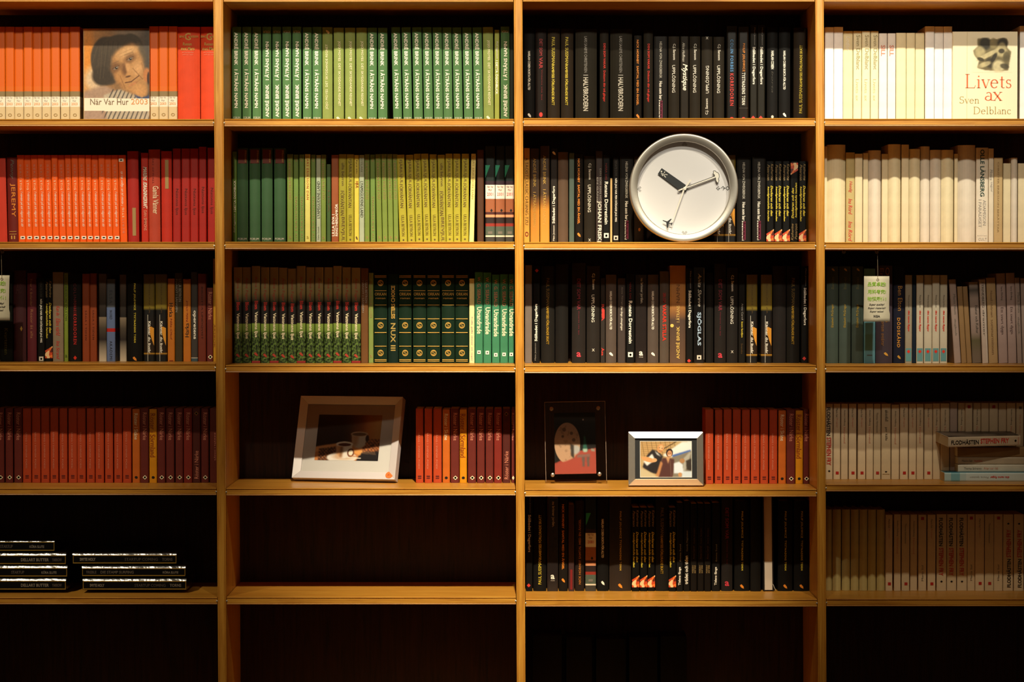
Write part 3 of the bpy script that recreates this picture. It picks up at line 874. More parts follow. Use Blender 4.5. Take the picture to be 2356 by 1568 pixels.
    'pkt': ('P', '#e4cca6', 'cream pocket book, red square on top', [("#sq", 5, 12, 7, 0, '#b83228'), ("Maria Sol", 116, 152, 4, 0, 'H', 'u')], .11),
    'pkh': ('P', '#dec8a2', 'cream pocket book with dark top mark', [("#sq", 8, 14, 6, 1, 'H'), ("Stark som vind", 26, 90, 3.5, 1, 'X')], .11),
    'crr': ('R', '#d0bf80', 'rounded cream cloth book', [], .12),
}

# ------------------------------------------------------------------ the books standing on the shelves
BAYN = {'A': 'left bay', 'B': 'second bay', 'C': 'third bay', 'D': 'right bay'}
SHN = ['', 'top shelf', 'second shelf', 'third shelf', 'fourth shelf', 'fifth shelf', 'bottom shelf']
ORD = ['', 'first', 'second', 'third', 'fourth', 'fifth', 'sixth', 'seventh', 'eighth', 'ninth', 'tenth', 'eleventh', 'twelfth', 'thirteenth',
       'fourteenth', 'fifteenth', 'sixteenth', 'seventeenth', 'eighteenth', 'nineteenth', 'twentieth']
ORD += ['twenty-' + o for o in ORD[1:10]] + ['thirtieth'] + ['thirty-' + o for o in ORD[1:10]] + ['fortieth']
GROUPS = {('A', 1): 'orange and red books on the top shelf', ('A', 2): 'red books on the second shelf', ('A', 3): 'mixed dark books on the third shelf',
          ('A', 4): 'red pocket books on the left fourth shelf', ('B', 1): 'green books on the top shelf', ('B', 2): 'green and yellow books on the second shelf',
          ('B', 3): 'green books on the third shelf', ('B', 4): 'red pocket books beside the white frame', ('C', 1): 'black books on the top shelf',
          ('C', 2): 'books around the clock', ('C', 3): 'black books on the third shelf', ('C', 4): 'red pocket books beside the silver frame',
          ('C', 5): 'black books on the fifth shelf', ('D', 1): 'white books on the top shelf', ('D', 2): 'off-white books on the second shelf',
          ('D', 3): 'grey and blue books on the third shelf', ('D', 4): 'cream pocket books on the fourth shelf', ('D', 5): 'cream books on the fifth shelf',
          ('C', 6): 'black books in the dark bottom shelf'}
NOUN = {'H': 'hardback_book', 'R': 'hardback_book', 'P': 'paperback_book'}
REC = 0.160


def seq(kind, top, *edges):
    """consecutive books: pairs of left and right pixel edges"""
    return [(edges[i], edges[i + 1], top, kind) for i in range(0, len(edges), 2)]


ROWS = {}
ROWS['A', 1] = [(-9, 12, 62, 'nv03')] + seq('nv03', 62, 13, 33, 34, 54, 55, 75, 76, 96, 97, 117, 118, 138, 140, 160, 161, 184) + \
    ['portrait'] + seq('nv03', 61, 344, 365, 366, 387, 388, 408) + seq('mars', 62, 409, 460) + [(462, 505.5, 62, 'mars')]
e = [43, 58.5, 59, 74.5, 75, 90, 90.5, 105.5, 106, 121, 122, 135.7, 137, 152, 153, 167, 168, 183, 184, 199, 200, 213, 214, 229, 230, 244.5, 245, 259.5, 260, 275.5]
ROWS['A', 2] = [(-16, 17, 364, 'redpl', {'tx': -4}), (19, 42, 362, 'jerem', {'tx': -3})] + [(a, b, 357, 'stig', {'tx': -3.5}) for a, b in zip(e[0::2], e[1::2])] + \
    [(277, 293, 357, 'stig', {'inv': 1, 'tx': -4, 'd': 'orange paperback turned upside down'}), (295, 320, 348, 'red1', {'tx': -2}), (326, 342, 352, 'mass', {'tx': -1}), (343, 369, 344, 'gamla', {'tx': -1}),
     (372, 396, 348, 'red2', {'tx': -1})] + seq('natt', 342, 398, 416, 418, 437, 438, 456.5) + \
    [(458, 475, 338, 'natt', {'d': 'dark red thriller with slanted black title'}), (478, 496, 340, 'natt')]
ROWS['A', 3] = [(0, 29, 625, 'grnyel'), (31, 60, 622, 'maro1'), (63, 84, 628, 'maro2'), (87, 103, 640, 'femd'), (104, 121, 640, 'kath'), (122, 146, 626, 'grbei'), (148, 157, 628, 'lime'),
                (159, 187, 630, 'forb_d'), (190, 206, 630, 'brick'), (207, 223, 629, 'brick'), (228, 245, 630, 'photog', {'d': 'first grey photographic spine'}), (246, 265, 642, 'bluer'), (276, 291, 632, 'photog', {'d': 'second grey photographic spine'}),
                (293, 327, 628, 'jolo'), (331, 356, 631, 'flame'), (358, 384, 631, 'flame'), (386, 402, 641, 'harka'), (403, 420, 628, 'olivtx'), (422, 439, 642, 'harka', {'inv': 1, 'd': 'ochre paperback turned upside down'}),
                (440, 455, 626, 'oper'), (456, 474, 630, 'rust2'), (476, 490, 662, 'rost'), (491, 497, 595, 'yedge')]
ROWS['A', 4] = seq('rost', 939, -8, 10, 13, 30, 33, 51) + seq('song', 939, 53, 72, 74, 93, 95, 114, 116, 134, 137, 155, 158, 177, 178, 197, 200, 218, 220, 239, 242, 260, 263, 281, 283, 302) + \
    [(305, 322, 941, 'skane'), (323, 342, 939, 'rost'), (344, 361, 941, 'sorm')] + seq('rost', 939, 362.5, 380, 382, 401, 404, 421) + [(423, 442, 939, 'rosr'), (443.5, 461, 939, 'rosd'), (463, 480, 939, 'rost'), (483, 500, 939, 'rostend')]
ROWS['B', 1] = seq('brink', 62, 534, 555, 558, 578, 581, 601) + [(a, b, 62, 'brink', {'inv': 1, 'd': 'dark green book standing upside down'}) for a, b in ((604, 624), (627, 647), (650, 670), (673, 693))] + \
    seq('brink', 63, 697, 717, 719, 740) + [(742, 765, 63, 'jojo', {'inv': 1, 'd': 'light green book standing upside down'})] + seq('jojo', 64, 768, 791, 794, 817, 820, 844) + seq('brink', 64, 846, 867, 870, 891) + \
    [(a, b, 63, 'brink', {'tx': t}) for a, b, t in ((905, 925, -4.5), (928, 948.5, -4), (952, 973, -3.5), (976, 996.5, -4), (999, 1019.5, -3.5), (1021, 1041.5, -3), (1044.5, 1065, -4), (1068, 1088.5, -4), (1091, 1111.5, -3.5))] + \
    [(1113, 1136, 62, 'jojo', {'tx': -2}), (1138, 1149, 69, 'aggol'), (1152, 1172, 62, 'brink', {'inv': 1, 'd': 'dark green book standing upside down'}), (1173, 1181, 66, 'thinbk')]
ROWS['B', 2] = [(534.5, 545, 349, 'agggr')] + seq('forum', 341, 546, 571, 574, 599, 602, 627, 631, 657) + [(661, 674, 355, 'live')] + seq('liveu', 356, 676, 687, 689, 700) + [(702, 714, 355, 'yelr'), (716, 726, 356, 'liveu'), (728, 738, 357, 'lyamu'), (739, 750, 356, 'live'),
                (752, 761, 378, 'shgr'), (763, 779, 357, 'redbr'), (780, 797, 355, 'beyl'), (798, 814, 355, 'beyr'), (815.5, 826, 357, 'yelsm'), (827, 838, 357, 'lyam'), (839, 850.5, 355, 'live'), (853, 864, 356, 'liveu', {'tx': -1})] + \
    [(a, b, 355, 'live', {'tx': -3}) for a, b in ((867, 879), (880.5, 892), (893.5, 905), (906.5, 917))] + [(a, b, t, k, {'tx': x}) for a, b, t, k, x in (
        (920, 937, 356, 'beyr', -7), (938.5, 955.5, 356, 'beyr', -5), (957, 973, 354, 'beyr', -5), (975, 991, 354, 'beyr', -6), (992.5, 1008.5, 355, 'beyr', -4), (1010, 1026, 356, 'beyl', -3), (1027, 1043, 354, 'beyr', -2),
        (1044, 1060, 354, 'beyr', -1), (1061.5, 1078, 354, 'beyr', 1), (1079.5, 1090, 354, 'palye', 5))] + [(1098, 1113, 345, 'woodbk')] + seq('nv01', 336, 1117, 1138.5, 1140, 1161.5, 1163, 1182.3)
ROWS['B', 3] = [(a, b, t, 'valt') for a, b, t in ((538, 557, 615), (558, 577.5, 615), (579.5, 598.5, 612), (600.5, 619.5, 615), (621, 641, 615), (642, 661, 616), (662.5, 682, 618), (683, 703, 612), (705, 723.5, 615), (725, 744, 615),
                                                      (746, 765.5, 615), (767, 786, 612), (788, 807.5, 615), (809, 829.5, 616))] + [(831, 847, 617, 'brtx'), (848.5, 859, 628, 'sage'), (860.5, 891, 631, 'orkan'), (893, 916, 631, 'nixon')] + \
    seq('orkan', 631, 917.5, 947, 950, 980.5, 982, 1013, 1016, 1046, 1047.5, 1078) + [(1080, 1091.5, 641, 'kulla')] + [(a, b, t, 'seba') for a, b, t in ((1093, 1111, 626), (1112.5, 1130, 627), (1132, 1149.5, 632), (1151, 1168.5, 631), (1170, 1183, 631))]
ROWS['B', 4] = seq('song', 940, 957, 974, 977, 994, 997, 1016) + [(1018.5, 1035, 942, 'skane'), (1037, 1056.5, 940, 'rost'), (1058, 1074, 942, 'sorm')] + seq('rost', 940, 1076.5, 1095, 1097.5, 1115, 1117.5, 1135) + [(1137, 1154.5, 940, 'rosr'), (1156.5, 1174, 940, 'rosd'), (1177, 1185, 940, 'rosts')]
ROWS['C', 1] = [(1206, 1230, 64, 'coben'), (1232, 1257, 66, 'redtx1'), (1260, 1288, 66, 'suss'), (1291, 1319, 66, 'suss'), (1324, 1373, 67, 'halv'), (1380, 1400, 68, 'redtx'), (1404, 1454, 67, 'halv'), (1459, 1476, 82, 'horn'), (1481, 1502, 69, 'redtx'), (1505, 1535, 84, 'zwei'),
                (1538, 1563, 84, 'sans'), (1565.5, 1584, 84, 'magi'), (1586.5, 1611, 84, 'sans'), (1614, 1639, 84, 'sans', {'inv': 1, 'd': 'charcoal book standing upside down'}), (1641.5, 1666, 85, 'sans'), (1672, 1695, 61, 'forb'), (1699, 1722, 62, 'jolw'), (1726, 1741.5, 58, 'stal'), (1743, 1759.5, 58, 'stal'),
                (1765, 1789, 63, 'cobs'), (1792, 1818, 63, 'coben'), (1826, 1856, 64, 'suss', {'inv': 1, 'd': 'black book, yellow capitals reading upward'})]
ROWS['C', 2] = [(1205.5, 1218.5, 341, 'taois'), (1220.5, 1241, 342, 'tanbr'), (1243, 1264, 336, 'tanbr'), (1267, 1282, 342, 'stalu'), (1284, 1307, 350, 'greybr'), (1309.5, 1321, 352, 'teal'), (1323, 1341, 355, 'horn'), (1344, 1369, 359, 'sans'), (1371, 1386, 348, 'frisk'), (1387, 1403, 356, 'dorr'),
                (1404, 1408.5, 410, 'creamline'), (1410, 1424, 362, 'fem'), (1426, 1457, 360, 'zwei'), (1459, 1481, 360, 'brbk'), (1641, 1665.5, 358, 'flame', {'d': 'flame-pictured book just right of the clock'}), (1667, 1692, 357, 'flame', {'d': 'olive and black book, flame picture'}), (1695, 1727, 362, 'zwei'), (1731, 1761, 361, 'zwei')] + \
    seq('kath', 371, 1763, 1780.5, 1782, 1799, 1800.5, 1817) + [(1818.5, 1836, 371, 'kath', {'inv': 1, 'd': 'black picture-spined paperback standing upside down'}), (1838, 1855, 371, 'kath')]
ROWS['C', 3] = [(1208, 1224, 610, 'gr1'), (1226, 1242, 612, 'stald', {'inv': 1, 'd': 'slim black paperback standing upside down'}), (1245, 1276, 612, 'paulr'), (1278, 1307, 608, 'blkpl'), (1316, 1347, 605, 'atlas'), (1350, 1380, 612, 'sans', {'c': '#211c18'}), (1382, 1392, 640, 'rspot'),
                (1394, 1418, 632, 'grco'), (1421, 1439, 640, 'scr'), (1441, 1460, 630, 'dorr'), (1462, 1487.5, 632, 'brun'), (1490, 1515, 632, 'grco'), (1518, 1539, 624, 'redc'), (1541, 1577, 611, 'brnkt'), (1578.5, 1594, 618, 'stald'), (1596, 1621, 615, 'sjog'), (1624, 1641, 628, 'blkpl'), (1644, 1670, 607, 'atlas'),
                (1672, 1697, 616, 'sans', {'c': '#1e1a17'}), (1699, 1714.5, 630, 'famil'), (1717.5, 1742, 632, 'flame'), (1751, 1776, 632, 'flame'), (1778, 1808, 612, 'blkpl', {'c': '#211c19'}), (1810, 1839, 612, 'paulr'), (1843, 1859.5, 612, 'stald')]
ROWS['C', 4] = seq('song', 942, 1623, 1641, 1645, 1662, 1665, 1683, 1686, 1704, 1707, 1725, 1728, 1747, 1749.5, 1767, 1770, 1788) + [(1791, 1808, 944, 'skane'), (1810, 1829, 942, 'rost'), (1830.5, 1847, 944, 'sorm'), (1848.5, 1860.8, 942, 'rost')]
ROWS['C', 5] = [(1210, 1225, 1134, 'stald'), (1227, 1257, 1138, 'paulu'), (1259, 1284, 1146, 'brun'), (1286, 1306, 1150, 'horn'), (1308, 1321, 1160, 'streak'), (1323, 1344, 1152, 'horu'), (1347, 1371, 1136, 'nv01', {'d': 'dark yearbook with tan label'}), (1374, 1400, 1140, 'coben'), (1402, 1452, 1144, 'wide9')] + \
    seq('kath', 1167, 1454, 1471, 1472.5, 1489, 1490.5, 1506.5) + [(1508.5, 1538, 1140, 'paulr'), (1539, 1555, 1167, 'kath'), (1557, 1571, 1156, 'tide'), (1573, 1587, 1152, 'trad')] + seq('inom', 1158, 1589, 1603, 1605, 1619, 1621, 1635) + \
    [(1638, 1656, 1156, 'tide'), (1660, 1685, 1132, 'atlas'), (1690, 1724, 1152, 'jolo'), (1727, 1750, 1150, 'blkpl'), 'foreedge', (1790, 1823, 1152, 'jolo'), (1827, 1861, 1152, 'jolo')]
ROWS['C', 6] = [(1226, 1292, 1462, 'blkpl'), (1303, 1362, 1466, 'blkpl'), (1372, 1440, 1470, 'blkpl'), (1448, 1512, 1466, 'blkpl'), (1520, 1580, 1464, 'blkpl')]
ROWS['D', 1] = seq('wh', 63, 1898, 1917.5, 1918.5, 1939) + [(1940, 1961.5, 72, 'lodj')] + seq('delb', 72, 1963, 1981.5, 1983, 2001.5, 2003, 2020.5) + seq('whs', 77, 2022, 2040.5, 2042, 2060) + seq('crm', 76, 2061.5, 2084, 2085, 2104.5, 2105.5, 2126) + seq('wh', 61, 2128.5, 2149, 2150, 2169.5, 2170.5, 2190) + ['livets', (2346, 2366, 60, 'wh')]
ROWS['D', 2] = [(1897, 1902.5, 337, 'whn'), (1903.5, 1945.5, 333, 'whr'), (1946.5, 1966, 351, 'tanred'), (1967, 1984, 354, 'whn'), (1985.5, 1997, 352, 'whn'), (1998.5, 2027, 346, 'whg'), (2028.5, 2042.5, 354, 'whn'), (2044, 2072.5, 332, 'whr'), (2074, 2090.5, 333, 'whn'), (2092, 2117, 343, 'whr'),
                (2118, 2139, 337, 'whg'), (2140.5, 2165, 345, 'whg'), (2166, 2194, 345, 'whr'), (2195.5, 2203, 354, 'whn'), (2204.5, 2244.5, 334, 'whg'), (2246, 2273, 340, 'olle'), (2274.5, 2285.5, 342, 'mono'), (2286.5, 2306.5, 363, 'tanpt'), (2308, 2325, 376, 'whn'), (2326.5, 2340.5, 363, 'whg'), (2342, 2366, 376, 'whn')]
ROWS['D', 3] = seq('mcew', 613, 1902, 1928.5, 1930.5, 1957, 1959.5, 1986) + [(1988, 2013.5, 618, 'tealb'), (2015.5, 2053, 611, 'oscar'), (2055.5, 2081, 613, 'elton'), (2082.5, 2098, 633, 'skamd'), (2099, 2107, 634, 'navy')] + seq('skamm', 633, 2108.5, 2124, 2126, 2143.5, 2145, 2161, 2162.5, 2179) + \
    [(a, b, t, k, {'tx': x}) for a, b, t, k, x in ((2196, 2211, 643, 'pinkg', -13), (2212.5, 2224, 659, 'brlean', -11), (2225, 2236, 659, 'brlean', -11), (2237.5, 2258, 649, 'pinkph', -9), (2260.5, 2274, 643, 'whlean', -8), (2275.5, 2296, 639, 'tanlean', -7), (2298, 2318.5, 629, 'mauve', -7), (2320, 2339, 628, 'mauve', -6), (2341, 2351.5, 639, 'pinkg', -7), (2353, 2370, 640, 'pinkg', -6))]
ROWS['D', 4] = [(1900, 1915.5, 929, 'flod')] + [(a, b, t, k) for a, b, t, k in ((1917.5, 1933, 929, 'pkr'), (1935, 1950.5, 929, 'pk'), (1953, 1970, 929, 'pkr'), (1973.5, 1991, 929, 'pkr'), (1993, 2008.5, 929, 'pk'), (2010, 2026, 929, 'pki'), (2028, 2049, 929, 'pkd'), (2051, 2068.5, 931, 'pk'), (2070.5, 2089, 929, 'pkr'),
        (2091, 2107.5, 929, 'pkr'), (2109, 2124.5, 929, 'pk'), (2126.5, 2145, 929, 'pkr'), (2146.5, 2162.5, 928, 'pk'), (2164, 2184, 928, 'pk'), (2185.5, 2202, 926, 'pkm'), (2204, 2219.5, 927, 'pk'), (2221, 2237, 927, 'pkt'), (2239, 2256, 927, 'pk'), (2257.5, 2274.5, 927, 'pkp'), (2276, 2295.5, 927, 'pkt'), (2297, 2315, 927, 'pkp'),
        (2316.5, 2336, 927, 'pk'), (2338, 2354, 927, 'pkh'), (2356, 2374, 927, 'pkp'))]
ROWS['D', 5] = seq('crr', 1172, 1900, 1914.5, 1916, 1935, 1937.5, 1956, 1958, 1976, 1977.5, 1996, 1997.5, 2015.5, 2017.5, 2036) + [(2037.5, 2053, 1184, 'pkr'), (2057, 2072, 1183, 'pk'), (2074.5, 2092, 1184, 'pki'), (2094, 2110, 1184, 'pk'), (2113, 2131, 1184, 'pkt'), (2134, 2152, 1184, 'pkr')] + seq('flod', 1183, 2155, 2177, 2178.5, 2200, 2202, 2224.5) + \
    [(2226, 2242.5, 1183, 'pkt'), (2244, 2264, 1183, 'pkr'), (2266, 2286, 1183, 'pki'), (2287, 2306.5, 1183, 'pkt')] + [(a, b, 1183, 'flod', {'inv': 1, 'd': 'cream pocket book lettered upward'}) for a, b in ((2308, 2330.5), (2333, 2355))]

SPECIAL_AT = {}
for (bay, row), items in ROWS.items():
    z = SHELF_Z[bay, row] if row < 6 else at(1300, 1688).z
    if row == 6:
        th = at(0, SH[bay][5][0]).z - at(0, SH[bay][5][1]).z
        for bi, b in enumerate(BAYS):
            SHELF_Z[b, 6] = z
    n = 0
    for it in items:
        n += 1
        where = f'{ORD[n]} from the left, {SHN[row]}, {BAYN[bay]}'
        if isinstance(it, str):
            SPECIAL_AT[it] = (bay, row, n, where)
            continue
        a, b, top, kind = it[:4]
        op = it[4] if len(it) > 4 else {}
        style, cov, desc, marks, dep = K[kind]
        rec = REC + random.uniform(-.004, .004) + op.get('rec', 0)
        if row == 6:
            rec += .02
        tx = op.get('tx', 0)
        # pixel row of the base at this depth
        pb = at(0, 0, rec).z
        pz = (pb - z) / (at(0, 0, rec).z - at(0, 100, rec).z) * 100
        p0, p1 = at(a, pz, rec), at(b, pz, rec)
        w = p1.x - p0.x
        px = w / (b - a)
        h = at(0, top, rec).z - z
        ang = math.atan2(tx * px, h)
        d = min(dep, DEPTH - rec - .012)
        desc = op.get('d', desc)
        lab = f'{desc}, {where}'
        if len(lab.replace(',', '').split()) > 16:
            lab = f'{desc}, {ORD[n]} from left, {SHN[row]}, {BAYN[bay]}'
        root = empty(NOUN[style], ((p0.x + p1.x) / 2, rec, z + .0004 + abs(math.sin(ang)) * w / 2), lab, 'book', GROUPS[bay, row])
        root.rotation_euler = (0, ang, 0)
        h = h / math.cos(ang) - abs(math.sin(ang)) * w / 2
        if 'c' in op:
            m = mat_cloth(op['c'], .6, .15)
        elif isinstance(cov, str):
            glossy = desc.startswith('glossy')
            m = mat_cloth(cov, .22 if glossy else .5 if style == 'P' else .6, .5 if glossy else .12 if max(lin(cov)) < .04 else .3, .07)
        else:
            fol = (.66, .74, '#121f0c', '#64803a') if kind == 'valt' else None
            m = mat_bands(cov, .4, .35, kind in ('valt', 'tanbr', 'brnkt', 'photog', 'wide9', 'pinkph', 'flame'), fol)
        build_book(root, style, w, h, d, m, marks, op.get('inv'), px, mat('#2a2018', .9, 0, .05) if row == 6 else None)  # bottom-row pages get a darkened colour that stands in for the deep shade
        if kind == 'valt' and n in (3, 5, 8, 12, 14):
            o = new_obj('binding_edge', box_mesh('binding_edge', -w / 2, w / 2, -.0006, .0002, .0003, .005), root, mat('#8a1a18', .5))
for bi, b in enumerate(BAYS):     # the bottom shelf, out of sight below the frame
    x0 = at(up_x(bi, 1, 1688) + 1.2, 1688).x
    x1 = at(up_x(bi + 1, 0, 1688) - 1.2, 1688).x
    zt = SHELF_Z[b, 6]
    new_obj('shelf', box_mesh('shelf', x0, x1, .002, DEPTH - .004, zt - .018, zt, .001), bookcase, WOOD_H)

def tube_mesh(name, pts, r, n=6):
    V, F = [], []
    P = [Vector(p) for p in pts]
    for i, p in enumerate(P):
        d = (P[min(i + 1, len(P) - 1)] - P[max(i - 1, 0)]).normalized()
        a = d.orthogonal().normalized() if i == 0 else (a - d * a.dot(d)).normalized()
        b = d.cross(a)
        V += [tuple(p + (a * math.cos(t) + b * math.sin(t)) * r) for t in [2 * math.pi * k / n for k in range(n)]]
    for i in range(len(P) - 1):
        F += [(i * n + k, i * n + (k + 1) % n, (i + 1) * n + (k + 1) % n, (i + 1) * n + k) for k in range(n)]
    return mesh_of(name, V, F, True)


# ------------------------------------------------------------------ printed pictures, drawn into a fine mesh as ink


class Ink:
    """a small picture, drawn in the coordinates of an enlarged detail of the print"""

    def __init__(s, n, m, box, base):
        s.n, s.m, s.b = n, m, box
        xs = box[0] + (np.arange(n) + .5) / n * (box[2] - box[0])
        ys = box[1] + (np.arange(m) + .5) / m * (box[3] - box[1])
        s.X, s.Y = np.meshgrid(xs, ys)
        s.a = np.empty((m, n, 3))
        s.a[:] = s.rgb(base)
        s.rs = np.random.RandomState(3)

    def rgb(s, c):
        c = c.strip('#')
        return np.array([int(c[i:i + 2], 16) / 255 for i in (0, 2, 4)])

    def put(s, mask, c, al=1.0):
        mask = np.clip(mask, 0, 1)[..., None] * al
        s.a = s.a * (1 - mask) + (s.rgb(c) if isinstance(c, str) else c) * mask

    def blur(s, mk, r):
        k = max(1, int(round(r / ((s.b[2] - s.b[0]) / s.n))))
        for _ in range(2):
            for ax in (0, 1):
                p = np.pad(mk, [(k, k) if ax == 0 else (0, 0), (k, k) if ax == 1 else (0, 0)], mode='edge')
                cs = np.cumsum(p, ax)
                z = np.zeros_like(np.take(cs, [0], ax))
                cs = np.concatenate([z, cs], ax)
                w = 2 * k + 1
                L = mk.shape[ax]
                mk = (np.take(cs, np.arange(w, w + L), ax) - np.take(cs, np.arange(0, L), ax)) / w
        return mk

    def poly(s, pts, c, soft=0, al=1.0):
        ins = np.zeros(s.X.shape, bool)
        n = len(pts)
        for i in range(n):
            (x0, y0), (x1, y1) = pts[i], pts[(i + 1) % n]
            if y0 == y1:
                continue
            cnd = ((s.Y >= y0) != (s.Y >= y1)) & (s.X < (x1 - x0) * (s.Y - y0) / (y1 - y0) + x0)
            ins ^= cnd
        mk = ins.astype(float)
        s.put(s.blur(mk, soft) if soft else mk, c, al)

    def ell(s, cx, cy, rx, ry, c, ang=0, soft=0.15, al=1.0):
        a = math.radians(ang)
        dx, dy = s.X - cx, s.Y - cy
        u = (dx * math.cos(a) + dy * math.sin(a)) / rx
        v = (-dx * math.sin(a) + dy * math.cos(a)) / ry
        r = np.sqrt(u * u + v * v)
        s.put((1 + soft / 2 - r) / max(soft, .02), c, al)

    def line(s, x0, y0, x1, y1, w, c, al=1.0):
        L = math.hypot(x1 - x0, y1 - y0)
        t = np.clip(((s.X - x0) * (x1 - x0) + (s.Y - y0) * (y1 - y0)) / (L * L), 0, 1)
        d = np.hypot(s.X - x0 - t * (x1 - x0), s.Y - y0 - t * (y1 - y0))
        s.put(1.3 - d / (w / 2), c, al)

    def noise(s, sx, sy):
        g = s.rs.rand(s.m, s.n)
        g = s.blur(g, sx)
        g = (g - g.min()) / (g.max() - g.min() + 1e-9)
        return g

    def mesh(s, name, corners):
        """corners: top-left, top-right, bottom-right, bottom-left, in local space"""
        tl, tr, br, bl = [np.array(c, float) for c in corners]
        u = np.linspace(0, 1, s.n)[None, :, None]
        v = np.linspace(0, 1, s.m)[:, None, None]
        P = (tl * (1 - u) + tr * u) * (1 - v) + (bl * (1 - u) + br * u) * v
        me = bpy.data.meshes.new(name)
        N = s.n * s.m
        idx = np.arange(N).reshape(s.m, s.n)
        q = np.stack([idx[1:, :-1], idx[1:, 1:], idx[:-1, 1:], idx[:-1, :-1]], -1).reshape(-1, 4)
        me.vertices.add(N)
        me.vertices.foreach_set('co', P.reshape(-1))
        me.loops.add(q.size)
        me.loops.foreach_set('vertex_index', q.ravel().astype(np.int32))
        me.polygons.add(len(q))
        me.polygons.foreach_set('loop_start', np.arange(0, q.size, 4).astype(np.int32))
        me.update(calc_edges=True)
        at_ = me.color_attributes.new('ink', 'FLOAT_COLOR', 'POINT')
        c = np.clip(s.a, 0, 1).reshape(-1, 3)
        l = np.where(c <= .04045, c / 12.92, ((c + .055) / 1.055) ** 2.4)
        at_.data.foreach_set('color', np.concatenate([l, np.ones((N, 1))], 1).ravel().astype(np.float32))
        return me


def facing_book(name, key, x0, x1, top, ytilt, desc, picture, cover_c, thick, nletters):
    bay, row, n, where = SPECIAL_AT[key]
    rec = .150
    z = SHELF_Z[bay, row]
    p0, p1 = at(x0, (top + 272) / 2, rec), at(x1, (top + 272) / 2, rec)
    w, h = p1.x - p0.x, at(0, top, rec).z - z
    root = empty(name, ((p0.x + p1.x) / 2, rec, z + .0004), f'{desc}, {where}', 'book', GROUPS[bay, row])
    t = .0022
    new_obj('front_cover', box_mesh('front_cover', -w / 2, w / 2, 0, t, 0, h, .0006), root, mat(cover_c, .4))
    new_obj('pages', box_mesh('pages', -w / 2 + .002, w / 2 - .003, t + .0002, thick - t - .0002, .002, h - .002), root, PAGES)
    new_obj('back_cover', box_mesh('back_cover', -w / 2, w / 2, thick - t, thick, 0, h, .0006), root, mat(cover_c, .4))
    new_obj('spine', box_mesh('spine', -w / 2 - .0012, -w / 2, .0003, thick - .0003, 0, h, .0004), root, mat(cover_c, .4))
    px = w / (x1 - x0)
    if picture is not None:
        new_obj('cover_picture', picture(w, h), root, PRINT)
    put_marks(root, nletters, w, h, -.0006, False, px)
    return root


